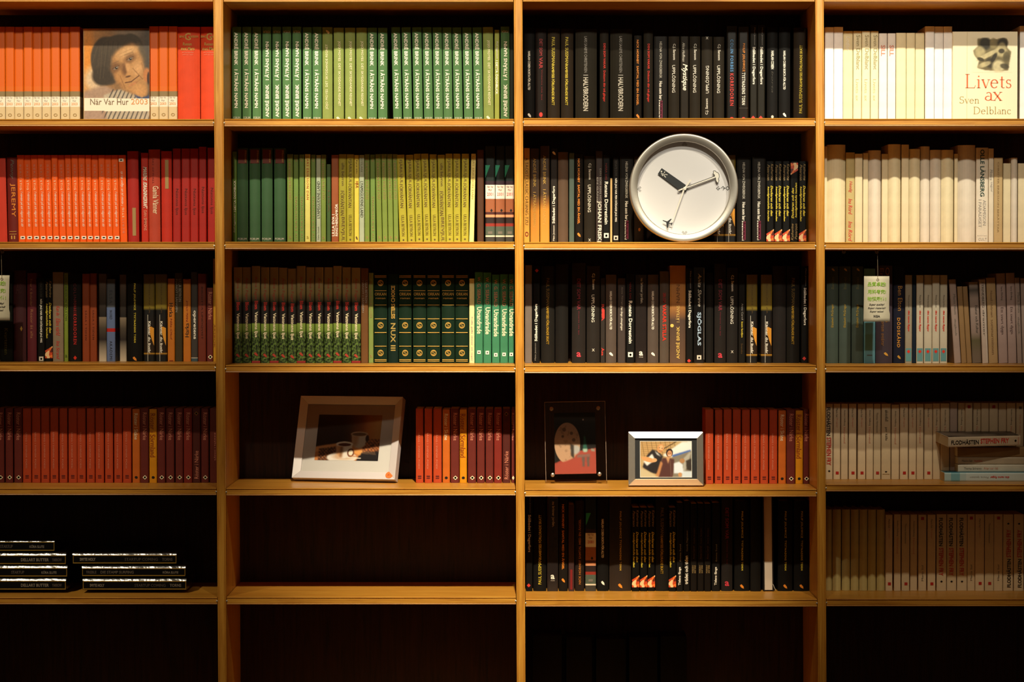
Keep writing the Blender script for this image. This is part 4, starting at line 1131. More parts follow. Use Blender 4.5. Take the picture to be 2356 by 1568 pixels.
# --- portrait of an elderly person on the cover (no likeness intended)
def portrait(w, h):
    k = Ink(150, 206, (874, 300, 1562, 1232), '#8a6a48')
    g = np.clip((k.X - 874) / 688, 0, 1)
    k.a = (1 - g[..., None]) * k.rgb('#c88a48') + g[..., None] * k.rgb('#4a4440')
    k.ell(920, 620, 60, 320, '#e08a2a', 0, .9, .8)
    k.ell(1340, 330, 140, 60, '#8c8074', 0, .8, .6)
    k.ell(985, 800, 110, 130, '#d8c0a0', 10, .7, .9)
    k.poly([(874, 920), (1100, 860), (1230, 930), (1260, 1232), (874, 1232)], '#a88c78', 14)
    k.poly([(1080, 960), (1250, 900), (1562, 990), (1562, 1232), (1120, 1232)], '#b8ac98', 6)
    for i in range(13):
        k.line(1000 + i * 48, 1232 + 30, 1180 + i * 48 - i * 6, 905 + i * 4, 15, '#3c3a3a', .8)
    k.poly([(874, 1120), (1060, 1120), (1110, 1232), (874, 1232)], '#a88e7e', 10)
    # hair
    k.ell(1120, 620, 172, 240, '#42362a', -6, .10)
    k.ell(1210, 460, 190, 92, '#463a2c', -14, .2)
    k.ell(1395, 435, 105, 70, '#453a2d', 38, .22)
    k.ell(1478, 530, 34, 100, '#5a4e3e', -22, .3)
    k.ell(1070, 770, 110, 95, '#382d22', 0, .3)
    for i in range(26):
        x0 = 975 + i * 17
        k.line(x0 + 40, 420 + abs(i - 9) * 7, x0 - 10 + (i % 5) * 9, 640 + (i * 53) % 170, 9, ('#6a5a44', '#2c231a', '#574938')[i % 3], .35)
    # face
    k.poly([(1165, 590), (1215, 520), (1300, 470), (1385, 440), (1440, 490), (1492, 600), (1520, 740), (1552, 900), (1535, 970), (1475, 985), (1390, 950), (1280, 905), (1215, 820), (1170, 720)], '#b58654', 12)
    k.poly([(1165, 640), (1200, 600), (1225, 700), (1250, 820), (1300, 905), (1215, 830), (1170, 720)], '#8a5f38', 14, .8)
    k.ell(1330, 530, 105, 50, '#cfa472', -26, .9, .9)
    k.ell(1432, 700, 50, 70, '#cf9f6c', 15, .9, .9)
    k.ell(1245, 770, 42, 60, '#b58450', 10, .9, .9)
    k.ell(1455, 915, 66, 52, '#c8955f', 20, .9, .9)
    k.poly([(1275, 650), (1312, 640), (1330, 740), (1300, 775), (1268, 720)], '#5e3a20', 14, .8)
    k.ell(1340, 690, 24, 70, '#cd9c68', -16, .8, .9)
    k.ell(1352, 752, 34, 24, '#bd8c58', -10, .7, .9)
    k.ell(1338, 775, 28, 9, '#4a2c18', -14, .6, .8)
    for cx, cy in ((1210, 688), (1358, 598)):
        k.ell(cx, cy - 4, 62, 40, '#6a472a', -28, .8, .75)
        k.ell(cx + 2, cy + 3, 30, 13, '#8a7460', -28, .4)
        k.ell(cx + 5, cy + 2, 13, 13, '#1c1410', 0, .4)
        k.ell(cx + 9, cy - 3, 4, 4, '#e8dcc8', 0, .4)
        k.line(cx - 38, cy + 12, cx + 36, cy - 22, 6, '#3a2416', .7)
        k.line(cx - 58, cy - 34, cx + 30, cy - 66, 10, '#6e5236', .5)
        k.line(cx - 30, cy + 34, cx + 36, cy + 8, 7, '#8e6640', .6)
    k.line(1308, 836, 1370, 826, 13, '#4a2818', .85)
    k.line(1370, 826, 1452, 766, 11, '#4a2818', .85)
    k.ell(1390, 848, 52, 12, '#b87850', -28, .7, .7)
    for ln in ((1388, 695, 1490, 800, 11, '#6e4626', .55), (1255, 770, 1305, 890, 10, '#6e4626', .5), (1480, 640, 1512, 760, 9, '#8a6038', .5), (1235, 560, 1385, 498, 5, '#94693f', .5), (1250, 585, 1390, 520, 5, '#94693f', .45), (1420, 840, 1470, 800, 7, '#94693f', .5)):
        k.line(*ln)
    k.ell(1535, 760, 38, 70, '#b87848', 0, .4)
    k.ell(1552, 790, 16, 60, '#402820', 0, .4)
    k.poly([(1395, 950), (1480, 985), (1562, 960), (1562, 995), (1440, 995)], '#3a4870', 4)
    n = k.noise(6, 6)[..., None]
    k.a *= .9 + .2 * n
    k.poly([(874, 988), (1562, 992), (1562, 1118), (874, 1116)], '#f4ecd8')
    return k.mesh('cover_picture', [(-w / 2 + .0005, -.0004, h - .0005), (w / 2 - .0005, -.0004, h - .0005), (w / 2 - .0005, -.0004, .0005), (-w / 2 + .0005, -.0004, .0005)])


facing_book('paperback_book', 'portrait', 193, 344, 66, 0, 'yearbook facing out with portrait', portrait, '#c8a878', .022,
            [("När Var Hur", 161, 175, 88, -17, '#7a6650', 'h'), ("2003", 161, 174, 38, 52, '#e0a068', 'h')])


def statue(w, h):
    k = Ink(96, 86, (1750, 228, 2206, 634), '#f0e6c2')
    k.poly([(1810, 245), (1900, 240), (1960, 252), (2040, 245), (2100, 234), (2148, 245), (2150, 350), (2195, 395), (2180, 480), (2160, 610), (2070, 615), (1900, 605), (1810, 580), (1830, 500), (1775, 430), (1765, 380), (1815, 335)], '#6e6444', 5)
    n = k.noise(14, 14)
    base = k.a.copy()
    for cx, cy, rx, ry, a, c in ((1900, 300, 62, 70, 0, '#2c281c'), (2100, 290, 58, 50, 0, '#2a261c'), (2090, 345, 45, 60, 0, '#9c9068'), (1840, 400, 60, 70, 0, '#a89c72'),
                                 (1930, 430, 130, 26, -28, '#c0b488'), (2080, 390, 70, 60, 0, '#b4a87c'), (2085, 385, 34, 26, 0, '#3a3424'), (1960, 520, 60, 60, 0, '#3c3626'), (2050, 560, 70, 70, 20, '#cfc498'),
                                 (1890, 540, 80, 28, -20, '#b8ac80'), (2120, 560, 50, 30, 15, '#4a4430'), (2140, 450, 36, 60, 0, '#5a5238'), (1850, 480, 40, 20, 20, '#38321f'), (1990, 300, 40, 60, 0, '#847850'), (2000, 460, 22, 60, 30, '#2e2a1e')):
        k.ell(cx, cy, rx, ry, c, a, .45, .9)
    msk = np.abs(k.a - k.rgb('#f0e6c2')).sum(-1) > .12
    k.a *= np.where(msk, .8 + .45 * n, 1)[..., None]
    x0, x1 = -w / 2 + .044 * w / .149, -w / 2 + .136 * w / .149
    z1 = h - .014
    return k.mesh('cover_picture', [(x0, -.0004, z1), (x1, -.0004, z1), (x1, -.0004, z1 - .082), (x0, -.0004, z1 - .082)])


# thin roman capitals and small letters for the large printed title: strokes with hairline serifs
def roman(s, glyphs):
    V, F = [], []

    def quad(a, b, w0, w1=None):
        w1 = w1 or w0
        (ax, az), (bx, bz) = a, b
        L = math.hypot(bx - ax, bz - az) or 1
        nx, nz = -(bz - az) / L, (bx - ax) / L
        k = len(V)
        V.extend([(ax + nx * w0, 0, az + nz * w0), (bx + nx * w1, 0, bz + nz * w1), (bx - nx * w1, 0, bz - nz * w1), (ax - nx * w0, 0, az - nz * w0)])
        F.append((k, k + 1, k + 2, k + 3))

    def arc(cx, cz, rx, rz, a0, a1, tk, tn):
        st = max(4, int(abs(a1 - a0) / 22))
        pr = None
        for i in range(st + 1):
            a = math.radians(a0 + (a1 - a0) * i / st)
            p = (cx + rx * math.cos(a), cz + rz * math.sin(a))
            w = tn + (tk - tn) * abs(math.cos(a))
            if pr:
                quad(pr[0], p, pr[1], w)
            pr = (p, w)
    x = 0.0
    T, t = .045, .018
    for ch in s:
        if ch == 'L':
            quad((x + .16, 0), (x + .16, 1), T); quad((x + .04, .985), (x + .30, .985), t); quad((x + .04, .015), (x + .62, .015), t); quad((x + .60, 0), (x + .66, .2), t); w = .70
        elif ch == 'S':
            arc(x + .26, .74, .19, .23, 40, 270, T, t); arc(x + .26, .27, .22, .25, 90, -150, T, t); quad((x + .44, .78), (x + .44, 1), t); quad((x + .05, .24), (x + .05, .0), t); w = .56
        elif ch == 'D':
            quad((x + .14, 0), (x + .14, 1), T); quad((x + .03, .985), (x + .3, .985), t); quad((x + .03, .015), (x + .3, .015), t); arc(x + .3, .5, .42, .485, 90, -90, T, t); w = .82
        elif ch == 'N':
            quad((x + .12, 0), (x + .12, 1), t); quad((x + .10, .98), (x + .62, .04), T); quad((x + .62, 0), (x + .62, 1), t); quad((x + .02, .015), (x + .24, .015), t); quad((x + .5, .985), (x + .74, .985), t); quad((x, .985), (x + .14, .985), t); w = .82
        elif ch == 'V':
            quad((x + .08, 1), (x + .34, 0), T); quad((x + .34, 0), (x + .6, 1), t); quad((x - .02, .985), (x + .2, .985), t); quad((x + .5, .985), (x + .7, .985), t); w = .68
        elif ch == 'H':
            quad((x + .14, 0), (x + .14, 1), T); quad((x + .62, 0), (x + .62, 1), T); quad((x + .14, .52), (x + .62, .52), t)
            for q in (.14, .62):
                quad((x + q - .12, .985), (x + q + .12, .985), t); quad((x + q - .12, .015), (x + q + .12, .015), t)
            w = .80
        elif ch == 'i':
            quad((x + .14, 0), (x + .14, .62), T); quad((x + .03, .6), (x + .14, .62), t); quad((x + .03, .015), (x + .25, .015), t); quad((x + .10, .84), (x + .18, .84), .045); w = .30
        elif ch == 'l':
            quad((x + .14, 0), (x + .14, 1.02), T); quad((x + .03, 1.0), (x + .14, 1.02), t); quad((x + .03, .015), (x + .25, .015), t); w = .30
        elif ch == 'v':
            quad((x + .06, .62), (x + .26, 0), T); quad((x + .26, 0), (x + .45, .62), t); quad((x - .02, .605), (x + .16, .605), t); quad((x + .36, .605), (x + .52, .605), t); w = .50
        elif ch in 'e':
            arc(x + .26, .31, .2, .3, 5, 320, T, t); quad((x + .06, .36), (x + .46, .36), t); w = .54
        elif ch == 'c':
            arc(x + .26, .31, .2, .3, 45, 318, T, t); quad((x + .39, .5), (x + .43, .5), .035); w = .50
        elif ch == 't':
            quad((x + .16, .08), (x + .16, .82), T); arc(x + .25, .1, .09, .09, 180, 320, .03, t); quad((x + .03, .6), (x + .32, .6), t); w = .36
        elif ch == 's':
            arc(x + .19, .46, .12, .14, 40, 270, .035, t); arc(x + .19, .17, .14, .155, 90, -150, .035, t); quad((x + .31, .46), (x + .31, .62), .012); quad((x + .06, .16), (x + .06, 0), .012); w = .38
        elif ch in 'aä':
            arc(x + .2, .17, .15, .155, 60, 330, .035, t); quad((x + .36, .03), (x + .36, .45), T); arc(x + .23, .45, .13, .15, 0, 150, .03, t); quad((x + .36, .02), (x + .46, .03), t)
            if ch == 'ä':
                quad((x + .10, .82), (x + .17, .82), .04); quad((x + .30, .82), (x + .37, .82), .04)
            w = .46
        elif ch == 'x':
            quad((x + .06, .62), (x + .42, 0), T); quad((x + .42, .62), (x + .06, 0), t)
            for q in (.06, .42):
                quad((x + q - .08, .605), (x + q + .08, .605), t); quad((x + q - .08, .015), (x + q + .08, .015), t)
            w = .52
        elif ch == 'b':
            quad((x + .12, 0), (x + .12, 1.02), T); quad((x + .02, 1.0), (x + .12, 1.02), t); arc(x + .28, .3, .19, .3, 150, -150, T, t); w = .54
        elif ch == 'n':
            quad((x + .12, 0), (x + .12, .62), T); quad((x + .02, .6), (x + .12, .62), t); arc(x + .27, .42, .15, .19, 170, 0, T, t); quad((x + .42, 0), (x + .42, .42), T); quad((x + .02, .015), (x + .22, .015), t); quad((x + .32, .015), (x + .52, .015), t); w = .56
        elif ch == 'u':
            quad((x + .12, .2), (x + .12, .62), T); quad((x + .02, .605), (x + .12, .605), t); arc(x + .27, .2, .15, .19, 180, 350, T, t); quad((x + .42, 0), (x + .42, .62), T); quad((x + .42, .015), (x + .52, .015), t); quad((x + .32, .605), (x + .42, .605), t); w = .56
        elif ch == 'r':
            quad((x + .12, 0), (x + .12, .62), T); quad((x + .02, .6), (x + .12, .62), t); arc(x + .25, .44, .13, .16, 160, 50, .03, t); quad((x + .02, .015), (x + .24, .015), t); w = .40
        else:
            w = .3
        x += w + .02
    a = np.array(V)
    lo, hi = a.min(0), a.max(0)
    a = (a - lo) / np.maximum(hi - lo, 1e-6) - .5
    a[:, 1] = 0
    me = mesh_of('lettering', a.tolist(), F)
    bm = bmesh.new()
    bm.from_mesh(me)
    for f in bm.faces:
        f.normal_update()
        if f.normal.y > 0:
            f.normal_flip()
    bm.to_mesh(me)
    bm.free()
    me.materials.append(None)
    return me


def put_roman(root, s, x0, x1, z0, z1, y, c, axis='h'):
    o = new_obj('lettering', roman(s, None), root, ink(c))
    o.location = ((x0 + x1) / 2, y, (z0 + z1) / 2)
    o.scale = (x1 - x0, 1, z1 - z0)
    return o


lv = facing_book('hardback_book', 'livets', 2193, 2341, 73, 0, 'cream book facing out with statue picture', statue, '#f2e8c4', .03, [])
bay, row, n_, wh_ = SPECIAL_AT['livets']
_z = SHELF_Z[bay, row]
_p0, _p1 = at(2193, 170, .15), at(2341, 170, .15)
_k = (_p1.x - _p0.x) / 148
_h = at(0, 73, .15).z - _z
for s_, xa_, xb_, ya_, yb_, c_ in (('Livets', 2221, 2327, 170.5, 203, '#d8693a'), ('ax', 2266, 2306, 211, 232, '#d8693a'), ('Sven', 2208, 2253, 221.5, 238, '#a8945a'), ('Delblanc', 2240, 2326, 245, 262.5, '#a8945a')):
    put_roman(lv, s_, (xa_ - 2267) * _k, (xb_ - 2267) * _k, _h - (yb_ - 73) * _k, _h - (ya_ - 73) * _k, -.0008, c_)
hinge = new_obj('hinge_groove', box_mesh('hinge_groove', (2224.5 - 2267) * _k, (2225.2 - 2267) * _k, -.0002, .0002, .001, _h - .001), lv, mat('#c8b478', .6))

# --- book standing with its page edges to the front
bay, row, n_, wh_ = SPECIAL_AT['foreedge']
z = SHELF_Z[bay, row]
p0, p1 = at(1757, 1350, .155), at(1780, 1350, .155)
w, h = p1.x - p0.x, at(0, 1134, .155).z - z
root = empty('hardback_book', ((p0.x + p1.x) / 2, .155, z + .0004), f'book turned round showing white page edges, {wh_}', 'book', GROUPS['C', 5])
root.rotation_euler = (0, -.012, 0)
for s_ in (-1, 1):
    new_obj('cover', box_mesh('cover', min(s_ * w / 2, s_ * (w / 2 - .0025)), max(s_ * w / 2, s_ * (w / 2 - .0025)), 0, .13, 0, h, .0005), root, mat_cloth('#1a1512'))
new_obj('pages', box_mesh('pages', -w / 2 + .0027, w / 2 - .0027, .003, .127, .003, h - .003), root, mat_bands([(0, '#d8c8b4'), (1, '#d8c8b4')], .8, .1))
new_obj('spine', box_mesh('spine', -w / 2, w / 2, .13, .1325, 0, h, .0005), root, mat_cloth('#1a1512'))
new_obj('ribbon', tube_mesh('ribbon', [(w / 2 - .003, .004, .020), (w / 2 - .001, -.001, .016), (w / 2 + .0012, -.003, .010), (w / 2 + .003, -.006, .006), (w / 2 + .004, -.009, .003)], .0006), root, mat('#c8b8a0', .4))


# ------------------------------------------------------------------ lying books on the fourth shelf of the right bay
def lying(x0, x1, ytop, ybot, Y, zb, style, cov, marks, desc, depth, yaw=0, flip=False, tiltx=0, grp='flat pile of books on the fourth shelf'):
    p0, p1 = at(x0, ybot, Y), at(x1, ybot, Y)
    L = p1.x - p0.x
    th = at(0, ytop, Y).z - at(0, ybot, Y).z
    px = L / (x1 - x0)
    # the book's long edge runs along x, its spine faces the viewer
    root = empty('hardback_book' if style != 'P' else 'paperback_book', (0, 0, 0), desc, 'book', grp)
    s = 1 if flip else -1
    R = Matrix.Rotation(tiltx, 4, 'X') @ Matrix.Rotation(yaw, 4, 'Z') @ Matrix.Rotation(s * math.pi / 2, 4, 'Y')
    root.matrix_world = Matrix.Translation(((p1.x if not flip else p0.x), Y, zb + th / 2)) @ R
    build_book(root, style, th, L, depth, cov, marks, False, px)
    return zb + th, root


zs = SHELF_Z['D', 4] + .0004
Yb = .095
z1, r1 = lying(2173, 2400, 1087.5, 1107, Yb, zs, 'P', mat_bands([(0, '#cfe0e0'), (.78, '#bcd6d8'), (.84, '#7fb8c4'), (.93, '#b4d2d4')], .35),
               [("ditt namn flyger", 78, 122, 6, 0, 'R', 'b'), ("Finna lyckan", 126, 168, 5, 0, 'S'), ("#lf", 30, 39, 8, 0, 'R')],
               'pale blue book with red lettering, at the bottom of the lying pile', .13, 0, True)
tc_ = new_obj('cover_print', box_mesh('cover_print', .0, .0006, .004, .126, .002, .224), r1, mat('#1f7f96', .35))
tc_.location.x = -(at(0, 1087.5, Yb).z - at(0, 1107, Yb).z) / 2 - .0006
z2, r2 = lying(2204, 2402, 1070, 1086.5, Yb + .015, z1 + .0008, 'P', mat_cloth('#d8d2c0', .4), [("Thomas Schramm", 14, 54, 5, 0, 'H'), ("Pillar nid 150", 60, 92, 4.5, 0, 'X')],
               'white book with grey lettering, second from bottom of the lying pile', .115)
z3, r3 = lying(2204, 2402, 1052.5, 1069, Yb + .02, z2 + .0006, 'P', mat_cloth('#b8a890', .4), [("Mauno Sali", 9, 33, 5, 0, 'H'), ("Aaefolino", 37, 56, 4.5, 0, 'Q')],
               'cream book with grey and red lettering, middle of the lying pile', .11)
z4, r4 = lying(2203, 2396, 1029.5, 1051.5, Yb + .02, z3 + .0006, 'P', mat_cloth('#8a6a42', .7), [], 'plain tan book, second from top of the lying pile', .105)
z5, r5 = lying(2179, 2352, 1005.5, 1028.5, Yb - .012, z4 + .0016, 'P', mat_cloth('#c8b296', .4), [("FLODHÄSTEN", 7, 73, 12, 0, 'K', 'b'), ("STEPHEN FRY", 77, 145, 11.5, 1, 'Q', 'b'), ("#di", 158, 164, 6, 0, 'K'), ("#sq", 167.5, 168.2, 16, 0, 'Q')],
               'cream pocket book with black and red lettering, topmost of the lying pile', .115, .0, False, .0)
r5.matrix_world = Matrix.Translation(r5.matrix_world.translation) @ Matrix.Rotation(math.radians(5), 4, 'X') @ Matrix.Rotation(math.radians(9), 4, 'Z') @ Matrix.Rotation(-math.pi / 2, 4, 'Y')
r5.location.x -= .002
r5.location.z += .004
r5.location.y += .012
k = Ink(60, 40, (0, 0, 60, 40), '#4a3c34')
nz_ = k.noise(4, 4)[..., None]
k.a = nz_ * k.rgb('#8a7868') + (1 - nz_) * k.rgb('#1c1613')
th5 = (at(0, 1005.5, Yb - .012).z - at(0, 1028.5, Yb - .012).z)
L5 = at(2352, 1020, Yb - .012).x - at(2179, 1020, Yb - .012).x
xx = th5 / 2 + .0006
new_obj('cover_picture', k.mesh('cover_picture', [(xx, .113, L5 - .002), (xx, .113, .002), (xx, .002, .002), (xx, .002, L5 - .002)]), r5, PRINT)


# ------------------------------------------------------------------ glossy boxed sets on the left fifth shelf
def boxed(x0, x1, yt, yb, ytop2, Y, zb, desc, texts, yaw=0.0):
    p0, p1 = at(x0, yb, Y), at(x1, yb, Y)
    L = p1.x - p0.x
    px = L / (x1 - x0)
    hf = at(0, yt, Y).z - zb                       # height of the printed front
    hc = (yt - ytop2) * px * .9                   # the rounded, film-wrapped front edge above it
    d = .15
    root = empty('boxed_set', ((p0.x + p1.x) / 2, Y, zb), desc, 'box', 'glossy boxed sets on the fifth shelf')
    root.rotation_euler = (0, 0, yaw)
    prof = [(0, 0), (0, hf)]
    for i in range(1, 7):
        t = i / 6
        prof.append((hc * (.50 * t + .12 * t ** 2 + .3 * t ** 8), hf + hc * t))
    prof += [(d, hf + hc), (d, 0)]
    me = extrude_profile('case', prof, 0, -L / 2, L / 2)
    m = MATS.get('wrap')
    if m is None:
        m = bpy.data.materials.new('black_film_wrap')
        m.use_nodes = True
        nt = m.node_tree
        b = nt.nodes['Principled BSDF']
        b.inputs['Base Color'].default_value = (.006, .006, .006, 1)
        b.inputs['Roughness'].default_value = .17
        b.inputs['IOR'].default_value = 1.9
        b.inputs['Specular IOR Level'].default_value = .5
        b.inputs['Coat Weight'].default_value = 1.0
        b.inputs['Coat Roughness'].default_value = .10
        tcn = node(nt, 'ShaderNodeTexCoord')
        n1 = node(nt, 'ShaderNodeTexNoise')
        n1.inputs['Scale'].default_value = 70
        n1.inputs['Detail'].default_value = 4
        nt.links.new(tcn.outputs['Object'], n1.inputs['Vector'])
        bp2 = node(nt, 'ShaderNodeBump')
        bp2.inputs['Strength'].default_value = .32
        bp2.inputs['Distance'].default_value = .004
        nt.links.new(n1.outputs['Fac'], bp2.inputs['Height'])
        nt.links.new(bp2.outputs['Normal'], b.inputs['Normal'])
        nt.links.new(bp2.outputs['Normal'], b.inputs['Coat Normal'])
        MATS['wrap'] = m
    new_obj('case', me, root, m)
    new_obj('front_panel', box_mesh('front_panel', -L / 2 + .0005, L / 2 - .0005, -.0002, .0004, .0004, hf - .0001), root, mat('#0a0908', .6, 0, .1))
    g = mat('#b08a34', .4, .3)
    new_obj('gilt_border', box_mesh('gilt_border', -L / 2 + .001, L / 2 - .001, -.0005, .0002, .0008, .0028), root, g)
    new_obj('gilt_border', box_mesh('gilt_border', -L / 2 + .001, L / 2 - .001, -.0005, .0002, hf - .002, hf - .0002), root, g)
    for s2 in (-1, 1):
        xx = s2 * (L / 2 - .0016)
        new_obj('gilt_border', box_mesh('gilt_border', xx - .0006, xx + .0006, -.0005, .0002, .0028, hf - .002), root, g)
    for (s2, a0, a1, c) in texts:
        o = new_obj('lettering', text_mesh(s2, True), root, ink(c))
        o.location = ((a0 + a1) / 2 * L, -.0007, hf * .5)
        o.scale = (abs(a1 - a0) * L, 1, hf * .34)
    return zb + hf + hc


zA = SHELF_Z['A', 5] + .0004
Yx = .085
W1 = [("SMYTE HOLT", .10, .36, '#8a7a68'), ("TAPE STARTUP", -.42, -.22, '#5a5048')]
z = zA + .006
T1 = [("DELLART BUTTER", .08, .34, '#8a8072'), ("YARROW", .37, .46, '#5a5048')]
T2 = [("STARTUP", -.02, .10, '#5a5048'), ("KÖRA SLUTE", .26, .40, '#8a8072')]
left_spec = [((-95, 152, 1335, 1352.5, 1326.5), T1, 'left stack of glossy black boxes, box at the bottom'), ((-93, 155, 1305.5, 1322.5, 1297), T2, 'left stack of glossy black boxes, second box from the bottom'),
             ((-95, 152, 1276.5, 1294, 1268.5), T1, 'left stack of glossy black boxes, third box from the bottom'), ((-115, 126, 1245.5, 1263.5, 1243), T2, 'left stack of glossy black boxes, dark box on top')]
right_spec = [((190, 429, 1335.5, 1352.5, 1327), [("SMYTE HOLY", -.43, -.29, '#8a8072'), ("STARTUP COMING", .0, .30, '#4a423a'), ("TORNS", .34, .45, '#7a7064')], 'right stack of glossy black boxes, box at the bottom'),
              ((188.5, 427, 1306, 1321.5, 1298.5), [("TREBLE", -.46, -.36, '#5a5048'), ("DIE STAMP SURFING", -.32, .0, '#6a6054'), ("KÖRA SLUTE", .28, .43, '#8a8072')], 'right stack of glossy black boxes, middle box'),
              ((167, 406.5, 1276, 1292.5, 1269.5), [("SMYTE HOLY", -.43, -.28, '#9a9082'), ("STARTUP COMING", .0, .32, '#4a423a'), ("TORNS", .36, .46, '#5a5048')], 'right stack of glossy black boxes, box on top')]
for spec in (left_spec, right_spec):
    zc = zA
    for i, ((xa_, xb_, yt_, yb_, y2_), tx_, ds_) in enumerate(spec):
        bz = max(zc + .0004, at(0, yb_, Yx).z)
        # printed front stands between its own gilt edges; the case fills the gap to the box below
        zc = boxed(xa_, xb_, yt_, yb_, y2_, Yx, max(zc + .0003, bz - .0035), ds_, tx_)

# ------------------------------------------------------------------ wall clock leaning on the second shelf
def ring_mesh(name, prof, n=96, cap=False):
    """prof: (radius, y) points, turned about the y axis"""
    V, F = [], []
    m = len(prof)
    for i in range(n):
        a = 2 * math.pi * i / n
        for r, y in prof:
            V.append((r * math.cos(a), y, r * math.sin(a)))
    for i in range(n):
        j = (i + 1) % n
        for k in range(m - 1):
            F.append((i * m + k, i * m + k + 1, j * m + k + 1, j * m + k))
    if cap:
        F.append(tuple(i * m + m - 1 for i in range(n)))
    me = mesh_of(name, V, F, True)
    bm = bmesh.new()
    bm.from_mesh(me)
    bmesh.ops.recalc_face_normals(bm, faces=bm.faces[:])
    bm.to_mesh(me)
    bm.free()
    return me


def plate(name, pts, y0, y1):
    """flat outline (x, z) with thickness from y0 to y1"""
    n = len(pts)
    V = [(x, y0, z) for x, z in pts] + [(x, y1, z) for x, z in pts]
    F = [tuple(range(n)), tuple(range(2 * n - 1, n - 1, -1))] + [(i, n + i, n + (i + 1) % n, (i + 1) % n) for i in range(n)]
    me = mesh_of(name, V, F)
    bm = bmesh.new()
    bm.from_mesh(me)
    bmesh.ops.recalc_face_normals(bm, faces=bm.faces[:])
    bm.to_mesh(me)
    bm.free()
    return me


def stroke(name, pts, w, y0, y1, closed=False):
    V, F = [], []
    n = len(pts)
    for i in range(n if closed else n - 1):
        (x0, z0), (x1, z1) = pts[i], pts[(i + 1) % n]
        L = math.hypot(x1 - x0, z1 - z0) or 1e-6
        ux, uz = (x1 - x0) / L * w / 2, (z1 - z0) / L * w / 2
        k = len(V)
        for y in (y0, y1):
            V += [(x0 - ux - uz, y, z0 - uz + ux), (x1 + ux - uz, y, z1 + uz + ux), (x1 + ux + uz, y, z1 + uz - ux), (x0 - ux + uz, y, z0 - uz - ux)]
        F += [(k, k + 1, k + 2, k + 3), (k + 7, k + 6, k + 5, k + 4)] + [(k + a, k + 4 + a, k + 4 + (a + 1) % 4, k + (a + 1) % 4) for a in range(4)]
    return mesh_of(name, V, F)


CY = .012                                   # front plane of the rim
cp = at(1573.8, 431.5, CY)
ck = (CAM_D + CY) / FPX                     # metres per photo pixel there
R0 = 124.8 * ck
czb = SHELF_Z['C', 2]
clock = empty('wall_clock', (cp.x, CY, czb), 'round brushed-steel clock with white dial leaning on the second shelf', 'clock')
cz0 = cp.z - czb
R0 = min(R0, cz0 - .0003)


def cmat_metal():
    m = bpy.data.materials.new('brushed_steel')
    m.use_nodes = True
    nt = m.node_tree
    b = nt.nodes['Principled BSDF']
    b.inputs['Base Color'].default_value = (.72, .68, .60, 1)
    b.inputs['Metallic'].default_value = .85
    b.inputs['Roughness'].default_value = .42
    b.inputs['Anisotropic'].default_value = .5
    return m


STEEL = cmat_metal()
o = new_obj('rim', ring_mesh('rim', [(R0 - .006, .045), (R0 - .001, .043), (R0, .040), (R0, .0035), (R0 - .001, .001), (R0 - .0035, 0), (R0 - .0165, .0045), (R0 - .0178, .0055), (R0 - .0180, .034)]), clock, STEEL)
o.location.z = cz0
o = new_obj('back_plate', ring_mesh('back_plate', [(R0 - .004, .0445), (.001, .0445)], 48, True), clock, mat('#3a3632', .6))
o.location.z = cz0
dial_y = .0300
o = new_obj('dial', ring_mesh('dial', [(R0 - .0179, dial_y), (.0005, dial_y)], 96, True), clock, mat('#dcd9dc', .45))
o.location.z = cz0
o = new_obj('glass', ring_mesh('glass', [(R0 - .0181, .0062), (.0005, .0062)], 64, True), clock, GLASS)
o.location.z = cz0


def cpt(zx, zy):
    """a point of the 5.703x detail of the clock -> local (x, z) on the dial"""
    px, py = 1430 + zx / 5.703, 295 + zy / 5.703
    p = at(px, py, CY + dial_y - .003)
    return (p.x - cp.x, p.z - czb)


DARK = mat('#23262a', .5)
CREAM = mat('#ece6da', .45)
hh = new_obj('hour_hand', plate('hour_hand', [cpt(*q) for q in ((526, 522), (856, 752), (864, 790), (850, 826), (820, 836), (787, 830), (476, 597))], dial_y - .0055, dial_y - .0045), clock, DARK)
wy0, wy1 = dial_y - .0059, dial_y - .00555
fig = [[(520, 590), (545, 605), (560, 625), (598, 600)], [(545, 605), (568, 572)], [(560, 622), (576, 642)], [(560, 622), (598, 618)], [(532, 592), (525, 606), (545, 622)]]
wf = new_obj('walking_figure', stroke('walking_figure', [cpt(522, 588), cpt(545, 606), cpt(558, 622), cpt(577, 641)], .0016, wy0, wy1), hh, CREAM)
for pts in ([(545, 606), (556, 590), (567, 571)], [(556, 620), (575, 602), (598, 610)], [(530, 592), (526, 606), (540, 622)]):
    new_obj('walking_figure', stroke('walking_figure', [cpt(*q) for q in pts], .0014, wy0, wy1), hh, CREAM)
hd = cpt(523, 566)
new_obj('walking_figure', plate('walking_figure', [(hd[0] + .0017 * math.cos(a), hd[1] + .0017 * math.sin(a)) for a in [i * math.pi / 6 for i in range(12)]], wy0, wy1), hh, CREAM)

